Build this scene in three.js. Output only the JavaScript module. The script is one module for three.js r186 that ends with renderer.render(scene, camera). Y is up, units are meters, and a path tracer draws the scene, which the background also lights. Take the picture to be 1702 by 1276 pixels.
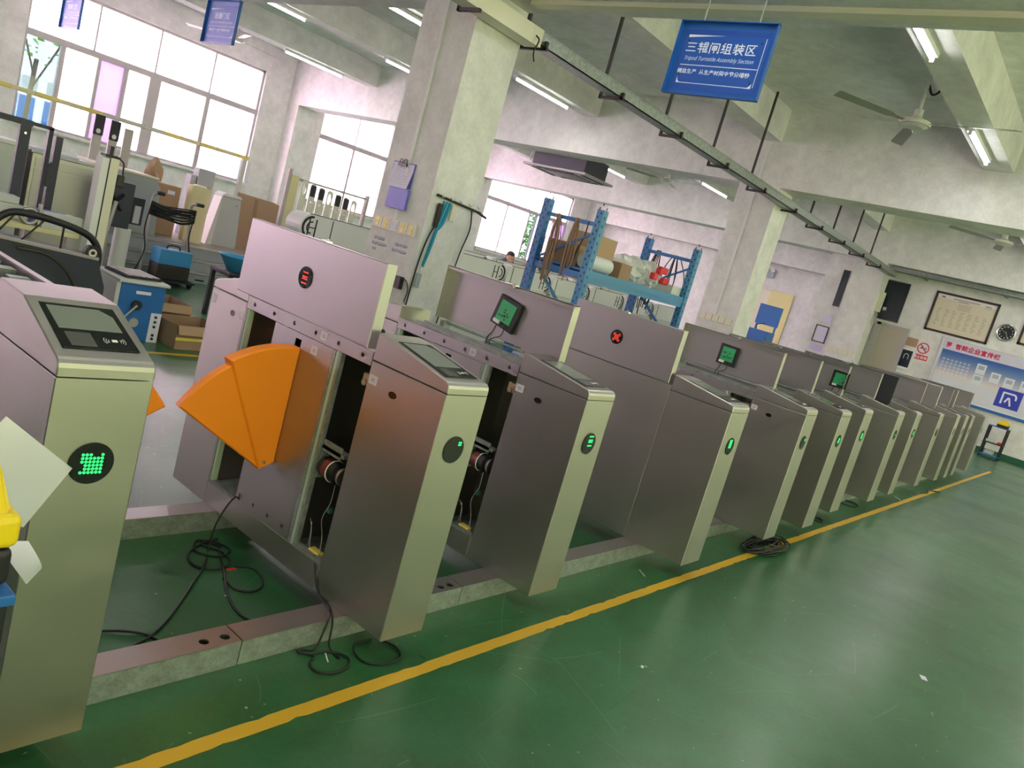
import * as THREE from 'three';
import { mergeGeometries } from 'three/addons/utils/BufferGeometryUtils.js';
import { RoundedBoxGeometry } from 'three/addons/geometries/RoundedBoxGeometry.js';
import { RectAreaLightUniformsLib } from 'three/addons/lights/RectAreaLightUniformsLib.js';
import { MarchingCubes } from 'three/addons/objects/MarchingCubes.js';

// ------------------------------------------------------------------ camera, sky, exposure
const scene = new THREE.Scene();
const camera = new THREE.PerspectiveCamera(52.42, 1702 / 1276, 0.05, 200);
camera.position.set(0, 1.5, 0);
camera.rotation.set(-0.161857, -0.922616, 0.278286, 'YXZ');
const renderer = new THREE.WebGLRenderer({ antialias: true });
renderer.toneMapping = THREE.LinearToneMapping;
renderer.toneMappingExposure = 0.78;
renderer.shadowMap.enabled = true;
RectAreaLightUniformsLib.init();
scene.background = new THREE.Color().setRGB(1.0, 0.94, 1.0);
scene.backgroundIntensity = 48.0;
const LAMP_POWER = 80, LAMP_COLOR = new THREE.Color().setRGB(1.0, 0.98, 0.93);

// ------------------------------------------------------------------ helpers
let seed = 7;
const rnd = () => { seed = (seed * 1664525 + 1013904223) % 4294967296; return seed / 4294967296; };
const rr = (a, b) => a + (b - a) * rnd();
const used = new Map();
function numbered(n) { const k = used.get(n) || 0; used.set(n, k + 1); return k ? n + '_' + String(k).padStart(3, '0') : n; }
const C = (r, g, b) => new THREE.Color().setRGB(r, g, b);

function clean(g) {
  g = g.index ? g.toNonIndexed() : g;
  for (const k of Object.keys(g.attributes)) if (!['position', 'normal', 'uv'].includes(k)) g.deleteAttribute(k);
  g.clearGroups();
  return g;
}
function boxUV(g) { // texture coordinates in metres
  const p = g.attributes.position, n = g.attributes.normal, uv = new Float32Array(p.count * 2);
  for (let i = 0; i < p.count; i += 3) {
    let nx = 0, ny = 0, nz = 0;
    for (let k = 0; k < 3; k++) { nx += n.getX(i + k); ny += n.getY(i + k); nz += n.getZ(i + k); }
    nx = Math.abs(nx); ny = Math.abs(ny); nz = Math.abs(nz);
    for (let k = 0; k < 3; k++) {
      const j = i + k, x = p.getX(j), y = p.getY(j), z = p.getZ(j);
      if (nx >= ny && nx >= nz) { uv[2 * j] = z; uv[2 * j + 1] = y; } else if (ny >= nz) { uv[2 * j] = x; uv[2 * j + 1] = z; } else { uv[2 * j] = x; uv[2 * j + 1] = y; }
    }
  }
  g.setAttribute('uv', new THREE.BufferAttribute(uv, 2));
  return g;
}
function merge(list, keepUV) {
  list = (Array.isArray(list) ? list : [list]).map(clean);
  const g = list.length > 1 ? mergeGeometries(list) : list[0];
  return keepUV ? g : boxUV(g);
}
const bx = (x0, x1, y0, y1, z0, z1) => { const g = new THREE.BoxGeometry(Math.abs(x1 - x0), Math.abs(y1 - y0), Math.abs(z1 - z0)); g.translate((x0 + x1) / 2, (y0 + y1) / 2, (z0 + z1) / 2); return g; };
const rbx = (x0, x1, y0, y1, z0, z1, r = 0.01, s = 2) => { const g = new RoundedBoxGeometry(x1 - x0, y1 - y0, z1 - z0, s, r); g.translate((x0 + x1) / 2, (y0 + y1) / 2, (z0 + z1) / 2); return g; };
function cyl(ax, r, h, x, y, z, seg = 16, r2 = r) {
  const g = new THREE.CylinderGeometry(r2, r, h, seg);
  if (ax === 'x') g.rotateZ(-Math.PI / 2); else if (ax === 'z') g.rotateX(Math.PI / 2);
  g.translate(x, y, z); return g;
}
function tor(ax, R, r, x, y, z, arc = Math.PI * 2, start = 0, seg = 24) {
  const g = new THREE.TorusGeometry(R, r, 8, seg, arc); g.rotateZ(start);
  if (ax === 'x') g.rotateY(Math.PI / 2); else if (ax === 'y') g.rotateX(Math.PI / 2);
  g.translate(x, y, z); return g;
}
const V = (p) => new THREE.Vector3(...p);
const tube = (pts, r, seg, rad = 6, closed = false) => new THREE.TubeGeometry(new THREE.CatmullRomCurve3(pts.map(V), closed), seg || pts.length * 6, r, rad, closed);
function bar(a, b, w, h = w) { // straight bar of w x h between two points
  const A = V(a), B = V(b), d = B.clone().sub(A), g = new THREE.BoxGeometry(w, h, d.length());
  g.applyQuaternion(new THREE.Quaternion().setFromUnitVectors(new THREE.Vector3(0, 0, 1), d.normalize()));
  g.translate((a[0] + b[0]) / 2, (a[1] + b[1]) / 2, (a[2] + b[2]) / 2); return g;
}
const rod = (a, b, r, seg = 8) => { const A = V(a), B = V(b), d = B.clone().sub(A), g = new THREE.CylinderGeometry(r, r, d.length(), seg); g.applyQuaternion(new THREE.Quaternion().setFromUnitVectors(new THREE.Vector3(0, 1, 0), d.normalize())); g.translate((a[0] + b[0]) / 2, (a[1] + b[1]) / 2, (a[2] + b[2]) / 2); return g; };
function shapeOf(pts, holes = []) {
  const s = new THREE.Shape(pts.map((p) => new THREE.Vector2(p[0], p[1])));
  for (const h of holes) s.holes.push(new THREE.Path(h.map((p) => new THREE.Vector2(p[0], p[1]))));
  return s;
}
const extr = (s, d, bev = 0) => new THREE.ExtrudeGeometry(s, { depth: d - 2 * bev, bevelEnabled: bev > 0, bevelThickness: bev, bevelSize: bev, bevelOffset: -bev, bevelSegments: 1, curveSegments: 10 });
const prismX = (pts, x0, x1, bev = 0, holes = []) => { const g = extr(shapeOf(pts.map(([z, y]) => [-z, y]), holes.map((h) => h.map(([z, y]) => [-z, y]))), x1 - x0, bev); g.rotateY(Math.PI / 2); g.translate(x0 + bev, 0, 0); return g; };
const prismZ = (pts, z0, z1, bev = 0, holes = []) => { const g = extr(shapeOf(pts, holes), z1 - z0, bev); g.translate(0, 0, z0 + bev); return g; };
const prismY = (pts, y0, y1, bev = 0, holes = []) => { const g = extr(shapeOf(pts.map(([x, z]) => [x, -z]), holes.map((h) => h.map(([x, z]) => [x, -z]))), y1 - y0, bev); g.rotateX(-Math.PI / 2); g.translate(0, y0 + bev, 0); return g; };
const ring = (x, y, r, n = 20) => Array.from({ length: n }, (_, i) => [x + r * Math.cos(i / n * 2 * Math.PI), y + r * Math.sin(i / n * 2 * Math.PI)]);
const oval = (x, y, rx, ry, n = 24) => Array.from({ length: n }, (_, i) => [x + rx * Math.cos(i / n * 2 * Math.PI), y + ry * Math.sin(i / n * 2 * Math.PI)]);
const rect = (a0, a1, b0, b1) => [[a0, b0], [a1, b0], [a1, b1], [a0, b1]];

function obj(name, geos, mat, parent = scene, label, keepUV) {
  const m = new THREE.Mesh(merge(geos, keepUV), mat);
  m.name = parent === scene ? numbered(name) : name;
  m.castShadow = m.receiveShadow = true;
  if (label) m.userData.label = label;
  parent.add(m); return m;
}
function thing(name, label, category, pos = [0, 0, 0], turn = 0, group) {
  const o = new THREE.Group(); o.name = numbered(name); scene.add(o);
  o.position.set(...pos); o.rotation.y = turn; o.userData = { label, category };
  if (group) o.userData.group = group;
  return o;
}
function tag(o, label, category, group) { o.userData.label = label; o.userData.category = category; if (group) o.userData.group = group; return o; }
function struct(name, geos, mat, label, category) { const o = obj(name, geos, mat); o.userData = { kind: 'structure', label, category }; return o; }
function dup(root, pos, turn, label) { const r = root.clone(); r.name = numbered(root.name.replace(/_\d{3}$/, '')); r.userData = { ...root.userData }; scene.add(r); r.position.set(...pos); if (turn !== undefined) r.rotation.y = turn; if (label) r.userData.label = label; return r; }

// ------------------------------------------------------------------ textures
function canvasTex(w, h, draw, srgb = true, rep) {
  const c = document.createElement('canvas'); c.width = w; c.height = h;
  draw(c.getContext('2d'), w, h);
  const t = new THREE.CanvasTexture(c); if (srgb) t.colorSpace = THREE.SRGBColorSpace;
  if (rep) { t.wrapS = t.wrapT = THREE.RepeatWrapping; t.repeat.set(rep[0], rep[1]); }
  return t;
}
function noiseField(n, cells) { // tiling value noise in 0..1
  const g = Array.from({ length: cells * cells }, rnd), out = new Float32Array(n * n), s = (t) => t * t * (3 - 2 * t);
  for (let y = 0; y < n; y++) for (let x = 0; x < n; x++) {
    const fx = x / n * cells, fy = y / n * cells, x0 = Math.floor(fx), y0 = Math.floor(fy), tx = s(fx - x0), ty = s(fy - y0), x1 = (x0 + 1) % cells, y1 = (y0 + 1) % cells;
    out[y * n + x] = (g[y0 * cells + x0] * (1 - tx) + g[y0 * cells + x1] * tx) * (1 - ty) + (g[y1 * cells + x0] * (1 - tx) + g[y1 * cells + x1] * tx) * ty;
  }
  return out;
}
function dataTex(n, fn, srgb, rep) {
  const d = new Uint8Array(n * n * 4);
  for (let i = 0; i < n * n; i++) { const v = fn(i % n, Math.floor(i / n), i); d.set([v[0], v[1], v[2], 255], i * 4); }
  const t = new THREE.DataTexture(d, n, n); t.magFilter = THREE.LinearFilter; t.minFilter = THREE.LinearFilter; t.wrapS = t.wrapT = THREE.RepeatWrapping;
  if (srgb) t.colorSpace = THREE.SRGBColorSpace; if (rep) t.repeat.set(...rep); t.needsUpdate = true; return t;
}
const nA = noiseField(512, 6), nB = noiseField(512, 24), nC = noiseField(512, 96);
// brushed steel: streaks along u
const brushRows = Array.from({ length: 512 }, rnd);
const brushTex = dataTex(512, (x, y, i) => { const v = 108 + 8 * (brushRows[y] - 0.5) + 20 * (nA[i] - 0.5) + 6 * (nB[i] - 0.5); return [v, v, v]; }, false, [1.2, 2.2]);
const wallTex = dataTex(512, (x, y, i) => { const v = 232 + 16 * (nA[i] - 0.5) + 14 * (nB[i] - 0.5) + 10 * (nC[i] - 0.5); return [v, v, v - 2]; }, true, [0.35, 0.35]);
const wallBump = dataTex(512, (x, y, i) => { const v = 128 + 60 * (nB[i] - 0.5) + 60 * (nC[i] - 0.5); return [v, v, v]; }, false, [0.8, 0.8]);
const galvTex = dataTex(512, (x, y, i) => { const q = Math.floor(nC[i] * 6) / 6, v = 170 + 22 * (q - 0.5) + 26 * (nB[i] - 0.5); return [v * 0.97, v, v * 0.98]; }, true, [1.6, 1.6]);
const floorTex = canvasTex(2048, 2048, (g, w) => {
  const im = g.createImageData(w, w);
  for (let y = 0; y < w; y++) for (let x = 0; x < w; x++) {
    const a = nA[(y >> 2) * 512 + (x >> 2)], b = nB[((y >> 1) % 512) * 512 + ((x >> 1) % 512)], c2 = nC[(y % 512) * 512 + (x % 512)], k = 1 + 0.2 * (a - 0.5) + 0.12 * (b - 0.5) + 0.1 * (c2 - 0.5), o = (y * w + x) * 4;
    im.data[o] = 38 * k + 7 * (a - 0.5); im.data[o + 1] = 90 * k; im.data[o + 2] = 52 * k + 5 * (b - 0.5); im.data[o + 3] = 255;
  }
  g.putImageData(im, 0, 0);
  for (let i = 0; i < 900; i++) { // scratches and scuffs
    g.strokeStyle = rnd() < 0.55 ? `rgba(170,195,175,${rr(0.08, 0.34)})` : `rgba(25,45,32,${rr(0.08, 0.3)})`; g.lineWidth = rr(0.6, 2);
    const x = rnd() * w, y = rnd() * w, t = rnd() * 6.3, l = rr(15, 190); g.beginPath(); g.moveTo(x, y); g.quadraticCurveTo(x + Math.cos(t) * l * 0.5 + rr(-12, 12), y + Math.sin(t) * l * 0.5 + rr(-12, 12), x + Math.cos(t) * l, y + Math.sin(t) * l); g.stroke();
  }
  for (let i = 0; i < 46; i++) { g.fillStyle = `rgba(24,40,30,${rr(0.08, 0.22)})`; g.beginPath(); g.ellipse(rnd() * w, rnd() * w, rr(2, 12), rr(1, 4), rnd() * 3, 0, 7); g.fill(); }
  for (let i = 0; i < 330; i++) { g.fillStyle = `rgba(215,222,210,${rr(0.4, 0.95)})`; g.beginPath(); g.ellipse(rnd() * w, rnd() * w, rr(0.8, 2.8), rr(0.6, 1.8), rnd() * 3, 0, 7); g.fill(); }
}, true, [1 / 5, 1 / 5]);
const floorRough = dataTex(512, (x, y, i) => { const v = 84 + 22 * (nA[i] - 0.5) + 8 * (nB[i] - 0.5) + 6 * (nC[i] - 0.5); return [v, v, v]; }, false, [0.3, 0.3]);

// ------------------------------------------------------------------ materials
const std = (color, roughness = 0.6, metalness = 0, extra = {}) => new THREE.MeshPhysicalMaterial({ color, roughness, metalness, ...extra });
const M = {
  wall: std(C(0.95, 0.935, 0.93), 0.8, 0, { map: wallTex, bumpMap: wallBump, bumpScale: 0.0015 }),
  ceiling: std(C(0.95, 0.95, 0.94), 0.85, 0, { map: wallTex }),
  floor: std(C(1, 1, 1), 1, 0, { map: floorTex, roughnessMap: floorRough, ior: 1.62 }),
  yellow: std(C(0.62, 0.36, 0.02), 0.5, 0, { bumpMap: wallBump, bumpScale: 0.001 }),
  steel: std(C(0.47, 0.455, 0.425), 0.92, 1, { roughnessMap: brushTex }),
  steelB: std(C(0.45, 0.435, 0.43), 0.42, 1),
  galv: std(C(0.85, 0.88, 0.86), 0.45, 0.55, { map: galvTex }),
  chrome: std(C(0.75, 0.75, 0.75), 0.2, 1),
  black: std(C(0.012, 0.012, 0.014), 0.5),
  blackGloss: std(C(0.006, 0.008, 0.01), 0.12),
  cable: std(C(0.007, 0.008, 0.008), 0.6),
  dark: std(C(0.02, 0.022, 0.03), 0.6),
  white: std(C(0.82, 0.82, 0.83), 0.45),
  cream: std(C(0.78, 0.74, 0.6), 0.5),
  orange: std(C(1.0, 0.28, 0.010), 0.38),
  orangeEdge: std(C(0.62, 0.16, 0.02), 0.5),
  pcb: std(C(0.03, 0.36, 0.14), 0.45),
  copper: std(C(0.16, 0.03, 0.02), 0.35),
  blueRack: std(C(0.03, 0.16, 0.42), 0.4),
  tealRack: std(C(0.05, 0.22, 0.40), 0.4),
  blueSign: std(C(0.012, 0.11, 0.42), 0.4),
  blue: std(C(0.015, 0.13, 0.42), 0.4),
  bluePlastic: std(C(0.05, 0.32, 0.62), 0.35),
  purpleBlue: std(C(0.16, 0.17, 0.62), 0.45),
  vividBlue: std(C(0.10, 0.12, 0.75), 0.45),
  cardboard: std(C(0.31, 0.20, 0.12), 0.85, 0, { bumpMap: wallBump, bumpScale: 0.001 }),
  cardboardB: std(C(0.40, 0.27, 0.165), 0.85),
  foam: std(C(0.82, 0.74, 0.45), 0.9),
  brackets: std(C(0.05, 0.045, 0.04), 0.5, 0.4),
  greyPaint: std(C(0.36, 0.40, 0.42), 0.45),
  paleGrey: std(C(0.60, 0.63, 0.62), 0.5),
  frameGrey: std(C(0.46, 0.43, 0.43), 0.5, 0.3),
  darkBlueGrey: std(C(0.035, 0.04, 0.06), 0.5),
  yellowPlastic: std(C(0.85, 0.62, 0.01), 0.35),
  paper: std(C(0.76, 0.74, 0.90), 0.7),
  clearSheet: std(C(0.86, 0.87, 0.92), 0.3, 0, { transmission: 0.35, thickness: 0 }),
  bag: std(C(0.85, 0.88, 0.82), 0.25, 0, { transmission: 0.55, thickness: 0 }),
  red: std(C(0.62, 0.02, 0.03), 0.5),
  skirt: std(C(0.01, 0.10, 0.05), 0.5),
  teal: std(C(0.01, 0.30, 0.46), 0.5),
  doorWood: std(C(0.46, 0.41, 0.33), 0.55),
  yellowDoor: std(C(0.72, 0.66, 0.30), 0.5),
  navyGlass: std(C(0.01, 0.018, 0.022), 0.15),
  glassFrost: std(C(0.97, 0.83, 0.90), 0.72, 0, { transmission: 1, thickness: 0 }),
  glassClear: std(C(0.97, 0.98, 1.0), 0.02, 0, { transmission: 1, thickness: 0 }),
  glassPurple: std(C(0.27, 0.195, 0.32), 0.75, 0, { transmission: 1, thickness: 0 }),
  glassTint: std(C(0.22, 0.25, 0.26), 0.02, 0, { transmission: 1, thickness: 0 }),
  glassGreen: std(C(0.33, 0.355, 0.245), 0.5, 0, { transmission: 1, thickness: 0 }),  // tint colours the light from the added front windows
  skin: std(C(0.50, 0.27, 0.19), 0.6),
  hair: std(C(0.012, 0.01, 0.01), 0.6),
  shirt: std(C(0.05, 0.06, 0.12), 0.8),
  leaf: std(C(0.13, 0.32, 0.03), 0.7, 0, { transmission: 0.3, thickness: 0 }),
  bark: std(C(0.10, 0.07, 0.05), 0.9),
  rope: std(C(0.32, 0.20, 0.13), 0.8),
  tubeGlow: std(C(0.9, 0.9, 0.9), 0.4, 0, { emissive: C(1, 0.99, 0.95), emissiveIntensity: 44 }),
  ledGreen: std(C(0.02, 0.1, 0.03), 0.4, 0, { emissive: C(0.03, 1, 0.22), emissiveIntensity: 1.6 }),
  ledRed: std(C(0.1, 0.01, 0.01), 0.4, 0, { emissive: C(1, 0.05, 0.03), emissiveIntensity: 1.3 }),
  fan: std(C(0.62, 0.62, 0.55), 0.4),
  tape: std(C(0.80, 0.66, 0.12), 0.35),
  greenStrip: std(C(0.45, 0.62, 0.48), 0.4),
};
const printed = (w, h, draw, rough = 0.5) => std(C(1, 1, 1), rough, 0, { map: canvasTex(w, h, draw) });
// a flat printed sheet: axis of its face; texture fills the face once
function sheet(name, face, x, y, z, w, h, mat, parent, label) {
  const g = new THREE.PlaneGeometry(w, h);
  if (face === '-x') g.rotateY(-Math.PI / 2); else if (face === '+x') g.rotateY(Math.PI / 2); else if (face === '-z') g.rotateY(Math.PI);
  g.translate(x, y, z); return obj(name, g, mat, parent, label, true);
}

// ------------------------------------------------------------------ the building
const XS = [-2.45, 5.24, 12.93, 20.62], CW = 0.64, ZB = -20, ZF = 5.6, XL = -10, XR = 28.9, XE = 21.2, H = 5.0, BY = 3.73;
struct('floor', bx(XL, XR, -0.2, 0, ZB, ZF), M.floor, 'glossy green painted factory floor with scratches', 'floor');
struct('ceiling', bx(XL - 0.3, XR + 0.3, H, H + 0.2, ZB - 0.3, ZF + 0.3), M.ceiling, 'white painted concrete ceiling slab', 'ceiling');
for (const x of [...XS, 28.3]) struct('ceiling_beam', bx(x, x + CW, BY, H, x > 20 ? (x > 25 ? ZB : ZB) : ZB, x > 25 ? -5.7 : ZF), M.wall, 'deep white concrete main beam crossing the hall over the columns', 'beam');
const RIBZ = [-16.6, -13.0, -9.75, -5.92, -2.45, 1.0, 4.4];
for (const z of RIBZ) {
  const xs = [XL, ...XS.map((x) => x), z < -5.95 ? 28.3 : XE];
  const g = []; for (let i = 0; i < xs.length - 1; i++) g.push(bx(i ? xs[i] + CW : xs[i], xs[i + 1], 4.47, H, z - 0.2, z + 0.2));
  struct('ceiling_rib', g, M.wall, 'shallow white concrete rib under the ceiling slab', 'beam');
}
for (const x of XS) struct('column', bx(x, x + CW, 0, BY, -6.23, -5.5), M.wall, 'square white painted concrete column', 'column');
for (const x of [...XS, 28.3 - 0.04]) struct('wall_column', bx(x, x + CW, 0, BY, ZB, -19.5), M.wall, 'white concrete column standing out of the window wall', 'column');
// window walls
const WINS = [[-8.9, -3.2], [-1.3, 4.4], [6.4, 12.1], [14.17, 19.6], [21.85, 27.1]], SILL = 1.28, HEAD = 4.32, TRANS = 3.22;
function wallWithOpenings(name, z0, z1, wins, sill, head, label) {
  const g = [bx(XL - 0.3, XR + 0.3, -0.2, sill, z0, z1), bx(XL - 0.3, XR + 0.3, head, H, z0, z1)];
  let x = XL - 0.3; for (const [a, b] of wins) { g.push(bx(x, a, sill, head, z0, z1)); x = b; } g.push(bx(x, XR + 0.3, sill, head, z0, z1));
  return struct(name, g, M.wall, label, 'wall');
}
wallWithOpenings('wall_back', ZB - 0.24, ZB, WINS, SILL, HEAD, 'white plastered wall with wide window openings');
const WINF = [[-8.9, -3.2], [-1.2, 4.6], [6.6, 12.4], [14.3, 20.2]];  // unseen windows; size, distance and tint chosen for light on the machine fronts
{
  const g = [bx(XL - 0.3, XE + 0.3, -0.2, 0.3, ZF, ZF + 0.24), bx(XL - 0.3, XE + 0.3, 3.4, H, ZF, ZF + 0.24)];
  let x = XL - 0.3; for (const [a, b] of WINF) { g.push(bx(x, a, 0.3, 3.4, ZF, ZF + 0.24)); x = b; } g.push(bx(x, XE + 0.3, 0.3, 3.4, ZF, ZF + 0.24));
  struct('wall_front', g, M.wall, 'white plastered wall with added tinted windows', 'wall');
}
struct('wall_left', bx(XL - 0.3, XL, -0.2, H, ZB - 0.24, ZF), M.wall, 'white plastered side wall', 'wall');
struct('wall_end', [bx(XE, XE + 0.25, -0.2, H, -5.5, ZF), bx(XE, XR + 0.3, -0.2, H, -5.7, -5.5)], M.wall, 'white end wall with notice boards and a clock', 'wall');
struct('wall_stub', bx(20.85, 21.05, 0, BY, -6.95, -6.23), M.wall, 'short white wall piece beside the far column', 'wall');
const DZ0 = -11.8, DZ1 = -10.5, DH = 2.78;
struct('wall_right', [bx(XR, XR + 0.25, -0.2, H, ZB - 0.24, DZ0), bx(XR, XR + 0.25, -0.2, H, DZ1, -5.5), bx(XR, XR + 0.25, DH, H, DZ0, DZ1)], M.wall, 'far white wall with a yellow door', 'wall');
{
  const d = new THREE.Group(); d.name = 'door_1'; scene.add(d); d.userData = { kind: 'structure', label: 'tall yellow double door in the far wall', category: 'door' };
  obj('door_leaf', bx(XR + 0.02, XR + 0.07, 0, DH, -11.36, DZ1), M.yellowDoor, d); obj('door_leaf', bx(XR + 0.05, XR + 0.1, 0, DH, DZ0, -11.37), M.cream, d, 'beige door leaf');
  obj('door_frame', bx(XR - 0.04, XR + 0.04, 0, DH, DZ1 - 0.06, DZ1 + 0.06), M.yellowDoor, d);
  const e = new THREE.Group(); e.name = 'door_2'; scene.add(e); e.userData = { kind: 'structure', label: 'plain grey brown door in the end wall', category: 'door' };
  obj('door_leaf', bx(XE - 0.05, XE - 0.005, 0, 2.28, -5.3, -4.72), M.doorWood, e); obj('door_frame', [bx(XE - 0.07, XE, 0, 2.34, -4.72, -4.62), bx(XE - 0.07, XE, 2.28, 2.34, -5.4, -4.72), bx(XE - 0.07, XE, 0, 2.34, -5.44, -5.3)], M.frameGrey, e); obj('door_handle', [cyl('x', 0.012, 0.07, XE - 0.08, 1.05, -4.78), bx(XE - 0.125, XE - 0.105, 1.04, 1.06, -4.9, -4.77)], M.chrome, e);
}
let nWin = 0;
function windowUnit(x0, x1, z, sill, head, trans, ups, lows, mats, posts, label) {
  const w = new THREE.Group(); w.name = 'window_' + (++nWin); scene.add(w); w.userData = { kind: 'structure', label, category: 'window' };
  const f = 0.06, d0 = z - 0.05, d1 = z + 0.03;
  obj('window_frame', [bx(x0, x1, sill, sill + f, d0, d1), bx(x0, x1, head - f, head, d0, d1), bx(x0, x0 + f, sill, head, d0, d1), bx(x1 - f, x1, sill, head, d0, d1)], M.frameGrey, w);
  obj('transom', bx(x0, x1, trans - 0.09, trans + 0.05, d0 - 0.01, d1 + 0.02), M.frameGrey, w);
  obj('window_sill', bx(x0 - 0.05, x1 + 0.05, sill - 0.06, sill, z - 0.1, z + 0.2 * Math.sign(-z)), M.wall, w);
  for (let i = 1; i < ups.length - 1; i++) obj('mullion', bx(ups[i] - 0.02, ups[i] + 0.02, trans + 0.05, head - f, d0, d1), M.frameGrey, w);
  for (let i = 1; i < lows.length - 1; i++) { const pw = posts && posts[i] ? posts[i] : 0.035; obj('mullion', bx(lows[i] - pw, lows[i] + pw, sill + f, trans - 0.09, d0, d1 + 0.01), M.frameGrey, w); }
  for (let i = 0; i < ups.length - 1; i++) obj('pane', bx(ups[i] + 0.02, ups[i + 1] - 0.02, trans + 0.05, head - 0.05, z - 0.012, z - 0.010), mats.up, w);
  for (let i = 0; i < lows.length - 1; i++) { const m = mats.low[i % mats.low.length]; if (m) obj('pane', bx(lows[i] + 0.03, lows[i + 1] - 0.03, sill + 0.05, trans - 0.09, z - 0.012, z - 0.010), m, w); }
}
const even = (a, b, n) => Array.from({ length: n + 1 }, (_, i) => a + (b - a) * i / n);
for (const [i, [a, b]] of WINS.entries()) {
  if (i === 2) windowUnit(a, b, ZB - 0.1, SILL, HEAD, TRANS, even(a, b, 4), [a, 7.2, 7.98, 8.6, 9.3, 10.68, b], { up: M.glassFrost, low: [M.glassTint, M.glassFrost, M.glassPurple, M.glassFrost, M.glassFrost, M.glassFrost] }, [0, 0.05, 0.04, 0.05, 0.14, 0.06], 'wide window with one purple pane and one clear pane');
  else if (i === 4) windowUnit(a, b, ZB - 0.1, SILL, HEAD, TRANS, even(a, b, 4), [a, 23.15, 24.55, 25.05, 26.2, b], { up: M.glassFrost, low: [M.glassFrost, M.glassFrost, M.glassTint, M.glassFrost, M.glassPurple] }, null, 'wide window showing green leaves through a clear pane');
  else windowUnit(a, b, ZB - 0.1, SILL, HEAD, TRANS, even(a, b, 4), even(a, b, 4), { up: M.glassFrost, low: [M.glassFrost] }, null, ['wide frosted window at the far left of the wall', 'wide frosted window between two wall columns', '', 'wide frosted window seen beside the near column', ''][i]);
}
for (const [a, b] of WINF) windowUnit(a, b, ZF + 0.1, 0.3, 3.4, 2.6, even(a, b, 4), even(a, b, 4), { up: M.glassGreen, low: [M.glassGreen] }, null, 'unseen wide window of green tinted glass, added to face the machine row');
// painted floor lines with chipped edges
function floorLine(name, x0, x1, z, w, label) {
  const n = Math.round((x1 - x0) / 0.035), a = [], b = [];
  for (let i = 0; i <= n; i++) { const x = x0 + (x1 - x0) * i / n; a.push([x, z - w / 2 + (rnd() < 0.12 ? rr(0.002, 0.008) : rr(-0.001, 0.001))]); b.push([x, z + w / 2 - (rnd() < 0.12 ? rr(0.002, 0.009) : rr(-0.001, 0.001))]); }
  const o = obj(name, prismY([...a, ...b.reverse()], 0.0002, 0.0012), M.yellow); o.userData = { kind: 'structure', label, category: 'floor line' };
}
floorLine('trim_1', -1, 17.3, -1.579, 0.052, 'yellow painted line along the front of the machine row');
floorLine('trim_2', 0.5, 14, -5.74, 0.06, 'yellow painted line on the floor behind the machine row');
{ const o = obj('baseboard_end', bx(XE - 0.012, XE, 0, 0.14, -4.6, ZF), M.skirt); o.userData = { kind: 'structure', label: 'dark green painted skirting along the end wall', category: 'baseboard' }; }
// conduits on columns and beams
{
  const c = [];
  c.push(bx(5.222, 5.24, 1.48, BY, -5.91, -5.885)); tag(obj('cable_conduit', c, M.white), 'white cable conduit running down the column above the switch row', 'conduit').userData.kind = 'structure';
  tag(obj('cable_conduit', bx(12.912, 12.93, 1.42, 4.45, -5.93, -5.89), M.white), 'white cable conduit running down the column behind the blue rack', 'conduit').userData.kind = 'structure';
  tag(obj('cable_conduit', [bx(5.555, 5.675, 3.69, 3.73, -5.2, ZF)], M.cream), 'pale cable conduit fixed along the bottom of the beam above the hanging sign', 'conduit').userData.kind = 'structure';
  tag(obj('cable_conduit', [bx(12.915, 12.93, 4.43, 4.46, -5.4, ZF)], M.wall), 'thin white strip along the face of the second main beam', 'conduit').userData.kind = 'structure';  // wall-coloured strip marking a thin line on the beam face
}
// outdoors
{
  const g = obj('ground', bx(-30, 60, -0.5, -0.3, -60, ZB - 0.3), M.paleGrey); g.userData = { kind: 'structure', label: 'grey concrete yard outside the windows', category: 'ground' };
  const b = thing('office_building', 'white building with blue windows seen through the clear pane', 'building', [8, -0.3, -36]);
  obj('facade', bx(0, 10, 0, 6.5, 0, 4), M.white, b);
  for (const [y0, y1] of [[1.3, 2.45], [2.55, 3.12]]) for (let i = 0; i < 7; i++) { const p = obj('window', bx(0.4 + i * 1.35, 1.55 + i * 1.35, y0, y1, 4, 4.03), M.white, b); for (const k of [0, 1]) obj('pane', bx(0.46 + i * 1.35 + k * 0.55, 0.96 + i * 1.35 + k * 0.55, y0 + 0.08, y1 - 0.08, 4.03, 4.05), y0 < 2 ? M.blue : M.greyPaint, p); }
  function tree(name, label, x, z, h, r, n, y0) {
    const t = thing(name, label, 'tree', [x, -0.3, z]);
    obj('trunk', [rod([0, 0, 0], [0.1, h * 0.7, 0], 0.07), rod([0.05, h * 0.5, 0], [0.7, h * 0.85, 0.2], 0.03), rod([0.08, h * 0.6, 0], [-0.5, h * 0.9, 0.1], 0.03)], M.bark, t);
    const L = []; for (let i = 0; i < n; i++) { const a = rnd() * 6.28, e = rr(-1, 1), q = r * Math.cbrt(rnd()), s = rr(0.08, 0.2), g2 = new THREE.PlaneGeometry(s, s * 0.6); g2.rotateX(rr(-1, 1)); g2.rotateY(rnd() * 6.28); g2.translate(q * Math.cos(a) * Math.sqrt(1 - e * e), y0 + q * e * 1.3, q * Math.sin(a) * Math.sqrt(1 - e * e)); L.push(g2); }
    obj('foliage', L, M.leaf, t).userData.kind = 'stuff';
  }
  tree('leafy_tree', 'green leafy tree just outside the clear pane of the far window', 27.5, -22.6, 4, 1.9, 1600, 2.6);
  tree('bare_tree', 'thin sparse tree in front of the white building', 9.6, -29, 5, 0.9, 60, 4.2);
}

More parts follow.
